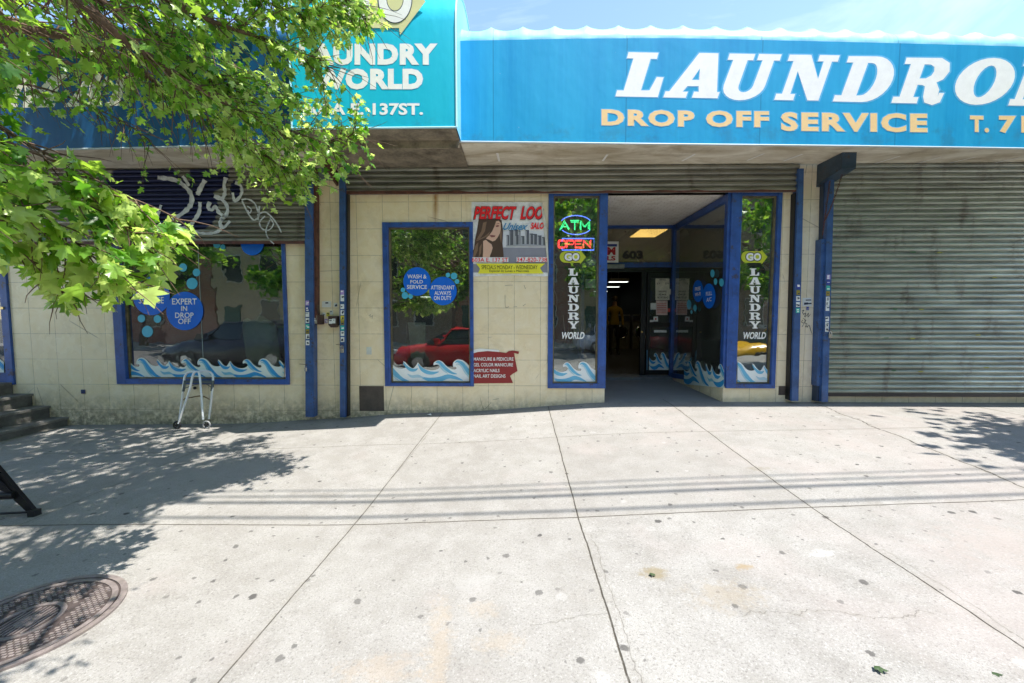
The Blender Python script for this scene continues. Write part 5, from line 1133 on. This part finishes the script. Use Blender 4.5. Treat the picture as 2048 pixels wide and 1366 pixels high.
limbs = [[fk2]+PT((-300,-350,-4.9),(146,0,-4.0),(330,135,-3.4),(458,209,-3.0),(560,255,-2.75),(660,285,-2.5),(715,262,-2.45)),
 [fk]+PT((-400,-150,-5),(0,40,-4.2),(146,77,-3.7),(263,132,-3.2),(400,225,-2.8),(500,290,-2.5),(600,360,-2.3)),
 [fk2]+PT((-200,-400,-4.9),(200,-80,-4),(348,4,-3.5),(430,45,-3.2),(560,90,-2.9),(660,140,-2.7)),
 [fk2]+PT((-100,-500,-5),(300,-200,-3.8),(550,-60,-3),(690,0,-2.6),(735,45,-2.5)),
 [fk2]+PT((-100,-300,-4.5),(250,-120,-3.6),(470,-20,-3.0),(600,20,-2.8),(700,5,-2.5)),
 [fk]+PT((-500,-50,-4.6),(-100,60,-3.4),(150,130,-2.6),(330,180,-2.2),(450,260,-2.0),(540,330,-1.9)),
 [fk]+PT((-500,50,-4.2),(-150,160,-3.0),(60,170,-2.3),(220,230,-2.0),(300,280,-1.9)),
 [fk2]+PT((-500,-300,-4.2),(-100,-100,-3.2),(150,-20,-2.6),(350,60,-2.2),(500,150,-2.0),(600,210,-2.0)),
 [fk]+PT((-400,-200,-4.9),(-50,-80,-4.2),(150,-20,-3.8),(300,60,-3.4),(400,130,-3.1),(500,200,-2.8)),
 [fk0]+PT((-500,330,-5),(-100,350,-4.4),(0,360,-4.15),(140,395,-4.0),(250,455,-3.85),(320,520,-3.75)),
 [fk0]+PT((-500,380,-5),(-100,420,-4.4),(0,440,-4.2),(100,470,-4.05),(200,540,-3.95),(290,580,-3.85)),
 [fk0]+PT((-500,300,-4.9),(-100,400,-4.3),(20,480,-4.1),(80,540,-4.0),(130,590,-3.95)),
 [fk]+PT((-500,150,-4.8),(-60,230,-4.3),(60,290,-4.1),(150,340,-3.95),(230,410,-3.85),(300,480,-3.8)),
 [fk0]+PT((-500,350,-4.9),(-100,330,-4.5),(0,400,-4.3),(90,440,-4.1),(170,500,-4.0),(240,560,-3.9)),
 [fk]+PT((-500,200,-4.8),(-50,270,-4.3),(80,310,-4.1),(200,370,-3.9),(320,420,-3.7),(370,450,-3.6))]
wood = MB()
for i, l in enumerate(limbs):
    c = smooth_line3(l, 5); nn = len(c); r0 = .05 if i < 3 else (.028 if i < 9 else .016)
    wood.tube(c, [max(.004, r0*(1-.93*(k/nn)**.7)) for k in range(nn)], 8)
acc = [[], [], [], []]
twigs(limbs[:5]+limbs[8:9], 62, 0, .056, .42, T1, wood, acc, .038)
twigs(limbs[5:8], 36, 0, .058, .46, T1, wood, acc, .04)
twigs(limbs[9:], 30, 0, .088, .30, T1, wood, acc, .045)
NVIS = len(acc[0])
# high crown outside the frame: limbs fanning up from the trunk
up = []
for k in range(52):
    a = random.uniform(0, 2*math.pi); rr = math.sqrt(random.random()); tip = Vector((-4.2+3.9*rr*math.cos(a), -2.9+2.1*rr*math.sin(a), 6.0+1.5*random.uniform(-.7,.8)*(1-rr*.5)))
    st = base+Vector((.2,.2,random.uniform(3.6,5.4))); mid = st.lerp(tip, .5)+Vector((random.gauss(0,.2), random.gauss(0,.2), .3)); up.append([st, st.lerp(mid, .5), mid, mid.lerp(tip, .5)+Vector((0,0,.1)), tip])
for l in up:
    c = smooth_line3(l, 5); nn = len(c); wood.tube(c, [max(.005, .035*(1-.9*k/nn)) for k in range(nn)], 6)
for k in range(46):
    tip = Vector((random.uniform(-9.0, -2.0), random.uniform(-2.0, -.75), random.uniform(5.25, 6.6))); st = base+Vector((.2,.2,random.uniform(3.8,5.4))); mid = st.lerp(tip, .5)+Vector((random.gauss(0,.2), random.gauss(0,.2), .5)); up.append([st, st.lerp(mid, .5), mid, mid.lerp(tip, .5)+Vector((0,0,.1)), tip])
twigs(up, 11, 0, .10, .5, T1, wood, acc, .05)
wood.build('limbs', BARK, T1)
# leaves that would show where the photo has open views are pruned (the crown has an open underside there)
from bpy_extras.object_utils import world_to_camera_view
ROTI = ROT.transposed()
def topx(p):
    q_ = ROTI @ (Vector(p)-CAM); return (None, None) if q_.z > -.05 else (1024+F*q_.x/-q_.z, 683-F*q_.y/-q_.z)
def edge_ok(p):
    x, y = topx(p)
    if x is None or x < -60 or y < -60: return True
    lim = np.interp(y, [0, 60, 100, 150, 200, 300, 330, 400, 440, 510, 600, 630], [755, 765, 680, 650, 740, 748, 745, 640, 420, 345, 345, 200])
    if y > 400 and x < 420 and y > np.interp(x, [0, 60, 100, 150, 185, 230, 260, 300, 345, 380, 420], [540, 560, 585, 635, 600, 622, 560, 590, 548, 470, 430])+random.gauss(0, 6): return False
    if 50 < x < 430 and 222 < y < 338 and random.random() < .72: return False
    if 20 < x < 330 and 135 < y <= 222 and random.random() < .42: return False
    return x < lim+random.gauss(0, 8) and y < 645
def shade_ok(p):
    t_ = (p.z-gz(p.x, p.y))/SUNV.z; q_ = Vector(p)-SUNV*t_; x, y = topx((q_.x, q_.y, gz(q_.x, q_.y)))
    if x is None: return q_.y > -3.6
    x += 45
    lim = np.interp(y, [840, 870, 905, 940, 960, 1000, 1050, 1100, 1150, 1180, 1200, 1230], [545, 575, 600, 560, 500, 430, 330, 265, 225, 130, 60, 0])
    return x < lim+random.gauss(0, 10) and y < (1165 if x < 200 else 1110)
def clear_low(p):
    if p.z < 2.7: return True
    q_ = Vector(p)-SUNV*((p.z-2.1)/SUNV.z)
    return not (-3.6 < q_.x < -1.2 and q_.y < -3.45 and random.random() < .8)
keep = [i for i, p in enumerate(acc[0]) if edge_ok(p) and clear_low(p) and (i < NVIS or shade_ok(p))]
acc = [[a[i] for i in keep] for a in acc]
leaf_idx = [2 if ((topx(p)[0] or 0) > 420 or (topx(p)[1] or 0) > 380) and random.random() < .45 else random.choice((0, 0, 1, 1, 3, 2)) for p in acc[0]]  # painted sunlight: palest leaf colour favoured to the right and low down
leafmesh('crown', [tuple(p) for p in acc[0]], [tuple(p) for p in acc[1]], acc[2], acc[3], LM, T1, np.array(leaf_idx))
# a generic street tree, reused
def street_tree(label, x, y, z0, h, rx, ry, group=None, nl=5200, ls=.16, seed=1, share=None):
    t = empty('street_tree', (x, y, z0), label, 'tree', group)
    if share:
        for ch in share.children:
            c = ch.copy(); COL.objects.link(c); c.parent = t
        return t
    b = Vector((x, y, z0)); w = MB(); w.tube([b, b+Vector((0,0,h*.25)), b+Vector((.1,.05,h*.5)), b+Vector((.0,.1,h*.85))], [.2,.16,.12,.03], 12); w.build('trunk', BARK, t)
    rnd = random.Random(seed); cl = []; lw = MB()
    for k in range(46):
        a = rnd.uniform(0, 6.28); rr = rnd.random()**.5; zz = rnd.uniform(-1, 1); s_ = math.sqrt(max(0, 1-zz*zz*.8))
        c = b+Vector((rx*rr*s_*math.cos(a), ry*rr*s_*math.sin(a), h*.66+h*.32*zz)); cl.append(c); s0 = b+Vector((.05,.05,h*rnd.uniform(.3,.6))); lw.tube([s0, s0.lerp(c, .5)+Vector((0,0,.2)), c], [.04,.025,.008], 5)
    lw.build('limbs', BARK, t)
    per = nl//len(cl); pos = []
    for c in cl:
        rr = rnd.uniform(.55, 1.0)
        q_ = rng.normal(0, rr*.42, (per, 3)); pos.append(np.array(tuple(c))+q_)
    pos = np.concatenate(pos); n_ = len(pos); d = rng.normal(0, 1, (n_, 3)); d[:, 2] -= .4; nr_ = rng.normal(0, .5, (n_, 3)); nr_[:, 2] += 1
    leafmesh('crown', pos, d, nr_, rng.uniform(.7, 1.2, n_)*ls, [LM[0], LM[1], LM[3]], t)
    return t
street_tree('young street tree on the pavement just right of the view', 8.2, -3.7, gz(8.2, -3.7), 6.4, 2.4, 1.7, None, 11000, .15, 3)
f1 = street_tree('full green tree across the street, behind the red car', -3.5, -15.8, RZ+.14, 9.5, 4.0, 3.0, 'trees across the street', 6500, .24, 5)
for x, l in ((-12, 'full green tree across the street, behind the black car'), (5.5, 'full green tree across the street, between red and yellow cars'), (14, 'full green tree across the street, behind the yellow car'), (-21, 'full green tree at the far end of the opposite pavement')): street_tree(l, x, -15.8+random.uniform(-.4,.4), RZ+.14, 9.5, 4, 3, 'trees across the street', share=f1)
# row houses across the street
def brick(name, c1, c2):
    k = NT(name); br = k.n('ShaderNodeTexBrick'); cx = k.n('ShaderNodeCombineXYZ'); X, Y, Z = k.xyz(); k.l(X, cx.inputs[0]); k.l(Z, cx.inputs[1]); k.l(cx.outputs[0], br.inputs[0]); br.inputs['Scale'].default_value = 3.2
    k.set(br.inputs['Color1'], c1); k.set(br.inputs['Color2'], c2); k.set(br.inputs['Mortar'], (.35,.32,.28)); return k.fin(k.bsdf(br.outputs[0], .85))
BR = [brick('red_brick', (.36,.15,.10), (.28,.11,.08)), brick('tan_brick', (.50,.39,.26), (.42,.32,.21)), brick('brown_brick', (.30,.19,.14), (.24,.16,.11))]
for i in range(7):
    x0 = -27+i*7.6; h = (9.2, 8.4, 9.8)[i % 3]; t = empty('row_house', (x0+3.7, -19.5, RZ), ['red brick', 'tan brick', 'brown brick'][i % 3]+' row house across the street, '+['first','second','third','fourth','fifth','sixth','seventh'][i]+' from the graffitied end', 'house', 'row houses across the street')
    MB().box(x0, x0+7.5, -30, -19.6, RZ, h).build('wall', BR[i % 3], t); MB().box(x0-.02, x0+7.52, -19.6, -19.2, h-.5, h+.15).build('cornice', simple('cornice_paint', (.22,.19,.15), .6), t)
    for fl_ in range(3):
        for j in range(3):
            if fl_ == 0 and j == 0:
                MB().box(x0+.7, x0+1.7, -19.6, -19.52, RZ+.3, RZ+2.5).build('door', simple('dark_green_door', (.03,.08,.06), .4), t); continue
            wx = x0+.7+j*2.3; wz = 1.0+fl_*2.8; w_ = MB().box(wx-.06, wx+1.16, -19.6, -19.53, wz-.1, wz+1.7).build('window', simple('window_frame', (.5,.48,.44), .6), t)
            MB().box(wx, wx+1.1, -19.54, -19.51, wz, wz+1.6).build('pane', simple('house_pane', (.03,.04,.05), .08), w_)
# parked cars (seen mirrored in the shop windows)
def car(label, X, Y, paint, sgn=1, suv=False, L=4.6):
    t = empty('parked_car', (X, Y, RZ), label, 'car', 'cars parked along the kerb'); s = sgn; hw = .9; H = 1.62 if suv else 1.42
    def sec(x, w, z0, z1, r=.16):
        return [(X+s*x, Y-w, RZ+z0+r), (X+s*x, Y-w+r*.5, RZ+z0), (X+s*x, Y+w-r*.5, RZ+z0), (X+s*x, Y+w, RZ+z0+r), (X+s*x, Y+w, RZ+(z0+z1)/2), (X+s*x, Y+w-r*.3, RZ+z1-r*.5), (X+s*x, Y+w-r*1.2, RZ+z1), (X+s*x, Y-w+r*1.2, RZ+z1), (X+s*x, Y-w+r*.3, RZ+z1-r*.5), (X+s*x, Y-w, RZ+(z0+z1)/2)]
    hz = .95 if not suv else 1.1
    m = MB(); m.loft([sec(-L/2, .72, .32, .62), sec(-L/2+.15, .84, .24, .74), sec(-L/2+.7, .89, .2, hz-.12), sec(-.9, .9, .2, hz-.02), sec(0, .91, .2, hz), sec(1.2, .91, .2, hz+.03), sec(L/2-.35, .88, .24, hz), sec(L/2-.06, .82, .3, hz-.12), sec(L/2, .76, .4, hz-.25)]); m.build('body', paint, t)
    m = MB()
    def cs(x, w0, w1, z1): return [(X+s*x, Y-w0, RZ+hz-.05), (X+s*x, Y+w0, RZ+hz-.05), (X+s*x, Y+w1, RZ+z1), (X+s*x, Y-w1, RZ+z1)]
    m.loft([cs(-1.15, .82, .80, hz), cs(-.35, .84, .66, H-.06), cs(.4, .84, .66, H-.02), cs(1.15, .83, .64, H-.08), cs(1.95 if not suv else 2.05, .80, .76 if not suv else .64, hz+.02 if not suv else H-.3)], 0, False); m.build('windows', simple('car_glass', (.02,.03,.035), .05), t)
    m = MB(); m.loft([[(X+s*x, Y-w, RZ+z), (X+s*x, Y+w, RZ+z), (X+s*x, Y+w*.8, RZ+z+.045), (X+s*x, Y-w*.8, RZ+z+.045)] for x, w, z in ((-.42,.67,H-.075),(0,.68,H-.045),(.5,.68,H-.03),(1.2,.66,H-.09))]); m.build('roof', paint, t)
    for x, d in ((-.75, .02), (.45, 0), (1.5, 0)):
        m = MB(); 
        for q_ in (-1, 1): m.tube([(X+s*x, Y+q_*.845, RZ+hz-.04), (X+s*(x+(.35 if x < 0 else -.05)), Y+q_*.675, RZ+H-.07)], .03, 5)
        m.build('pillar', paint, t)
    for x in (-1.4, 1.4):
        for q_ in (-1, 1):
            yy = Y+q_*.86; wv = MB().cyl((X+s*x, yy-.1, RZ+.33), (X+s*x, yy+.1, RZ+.33), .33, 24).build('wheel', DARK, t); MB().cyl((X+s*x, yy-.106, RZ+.33), (X+s*x, yy+.106, RZ+.33), .2, 16).build('rim', simple('alloy', (.5,.5,.52), .3, .9), wv)
    for q_ in (-1, 1):
        MB().box(X+s*(-L/2+.06)-.06, X+s*(-L/2+.06)+.06, Y+q_*.62-.14, Y+q_*.62+.14, RZ+.58, RZ+.70).build('headlight', simple('headlamp', (.7,.72,.74), .1), t); MB().box(X+s*(L/2-.05)-.05, X+s*(L/2-.05)+.05, Y+q_*.64-.12, Y+q_*.64+.12, RZ+.68, RZ+.84).build('taillight', simple('tail_lamp', (.4,.01,.01), .2), t)
        MB().box(X-s*.78-.07, X-s*.78+.07, Y+q_*1.0-.08, Y+q_*1.0+.08, RZ+hz-.02, RZ+hz+.12).build('mirror', paint, t)
def carpaint(n_, c):
    k = NT(n_); b = k.bsdf(c, .3, spec=.6); 
    return k.fin(b)
car('bright red parked car at the kerb opposite the narrow window', -1.9, -8.0, carpaint('red_car_paint', (.42,.008,.012)), 1)
car('black parked car at the kerb opposite the widest window', -9.6, -8.0, carpaint('black_car_paint', (.012,.012,.02)), 1, True, 4.8)
car('yellow parked car at the kerb near the lowered shutter', 9.2, -8.0, carpaint('yellow_car_paint', (.70,.38,.01)), 1)
car('silver parked car across the street, beyond the yellow car', 5.0, -14.0, carpaint('silver_car_paint', (.45,.46,.48)), -1)
# overhead cables between poles
POLES = [(-22, -4.0), (22, -4.0)]
for i, (x, y) in enumerate(POLES):
    t = empty('utility_pole', (x, y, gz(x, y)), ['wooden utility pole far to the left of the shopfront', 'wooden utility pole far to the right of the shopfront'][i], 'utility pole', 'utility poles carrying the cables')
    MB().tube([(x, y, gz(x, y)), (x, y, 9)], [.15, .11], 12).build('post', BARK, t); MB().box(x-.05, x+.05, y-.6, y+.6, 7.5, 7.62).build('crossarm', BARK, t)
for i, (Yw, r, lab) in enumerate(((-3.75, .009, 'thin overhead cable nearest the building'), (-3.86, .012, 'thin overhead cable, second from the building'), (-3.97, .020, 'thickest overhead cable of the four'), (-4.22, .016, 'overhead cable farthest from the building'))):
    tag(MB().tube([(-22+4.4*k, Yw, 7.55-.5*(1-((k-5)/5)**2)+.012*(-22+4.4*k)) for k in range(11)], r, 6).build('overhead_cable', DARK), lab, 'cable')

# ------------------------------------------------------------------ light
SUN = Vector((1.27, -.68, 3.75)).normalized()
ld = bpy.data.lights.new('sun', 'SUN'); ld.energy = 3.6; ld.angle = R(.53); ld.color = (1.0, .955, .885)
lo = bpy.data.objects.new('sun', ld); COL.objects.link(lo); lo.rotation_euler = SUN.to_track_quat('Z', 'Y').to_euler()
w = bpy.data.worlds.new('World'); sc.world = w; w.use_nodes = True; nt = w.node_tree; nt.nodes.clear()
N = nt.nodes.new; sky = N('ShaderNodeTexSky'); sky.sky_type = 'NISHITA'; sky.sun_disc = False; sky.sun_elevation = math.asin(SUN.z); sky.sun_rotation = math.atan2(SUN.x, SUN.y); sky.air_density = 1.0; sky.dust_density = .25; sky.ozone_density = 1.0
tc = N('ShaderNodeTexCoord'); mp = N('ShaderNodeMapping'); mp.inputs['Scale'].default_value = (1.0, 1.6, 3.2); mp.inputs['Rotation'].default_value = (0, R(35), R(20)); nz = N('ShaderNodeTexNoise'); nz.inputs['Scale'].default_value = 2.2; nz.inputs['Detail'].default_value = 9; nz.inputs['Roughness'].default_value = .62; nz.inputs['Distortion'].default_value = .8
mr = N('ShaderNodeMapRange'); mr.inputs[1].default_value = .47; mr.inputs[2].default_value = .78; mr.inputs[4].default_value = .16
mx = N('ShaderNodeMix'); mx.data_type = 'RGBA'; mx.inputs[7].default_value = (8.5, 8.8, 9.2, 1); bg = N('ShaderNodeBackground'); bg.inputs[1].default_value = .135; ow = N('ShaderNodeOutputWorld')
Lk = nt.links.new; Lk(tc.outputs['Generated'], mp.inputs[0]); Lk(mp.outputs[0], nz.inputs['Vector']); Lk(nz.outputs[0], mr.inputs[0]); Lk(mr.outputs[0], mx.inputs[0]); Lk(sky.outputs[0], mx.inputs[6]); Lk(mx.outputs[2], bg.inputs[0]); Lk(bg.outputs[0], ow.inputs[0])
sc.view_settings.view_transform = 'Standard'; sc.view_settings.look = 'None'; sc.view_settings.exposure = 1.47; sc.view_settings.gamma = 1
sc.cycles.max_bounces = 8; sc.cycles.diffuse_bounces = 4; sc.cycles.glossy_bounces = 4; sc.cycles.transparent_max_bounces = 12; sc.cycles.sample_clamp_indirect = 6; sc.cycles.use_denoising = True
for o in list(bpy.data.objects):
    if 'wl' in o: del o['wl']
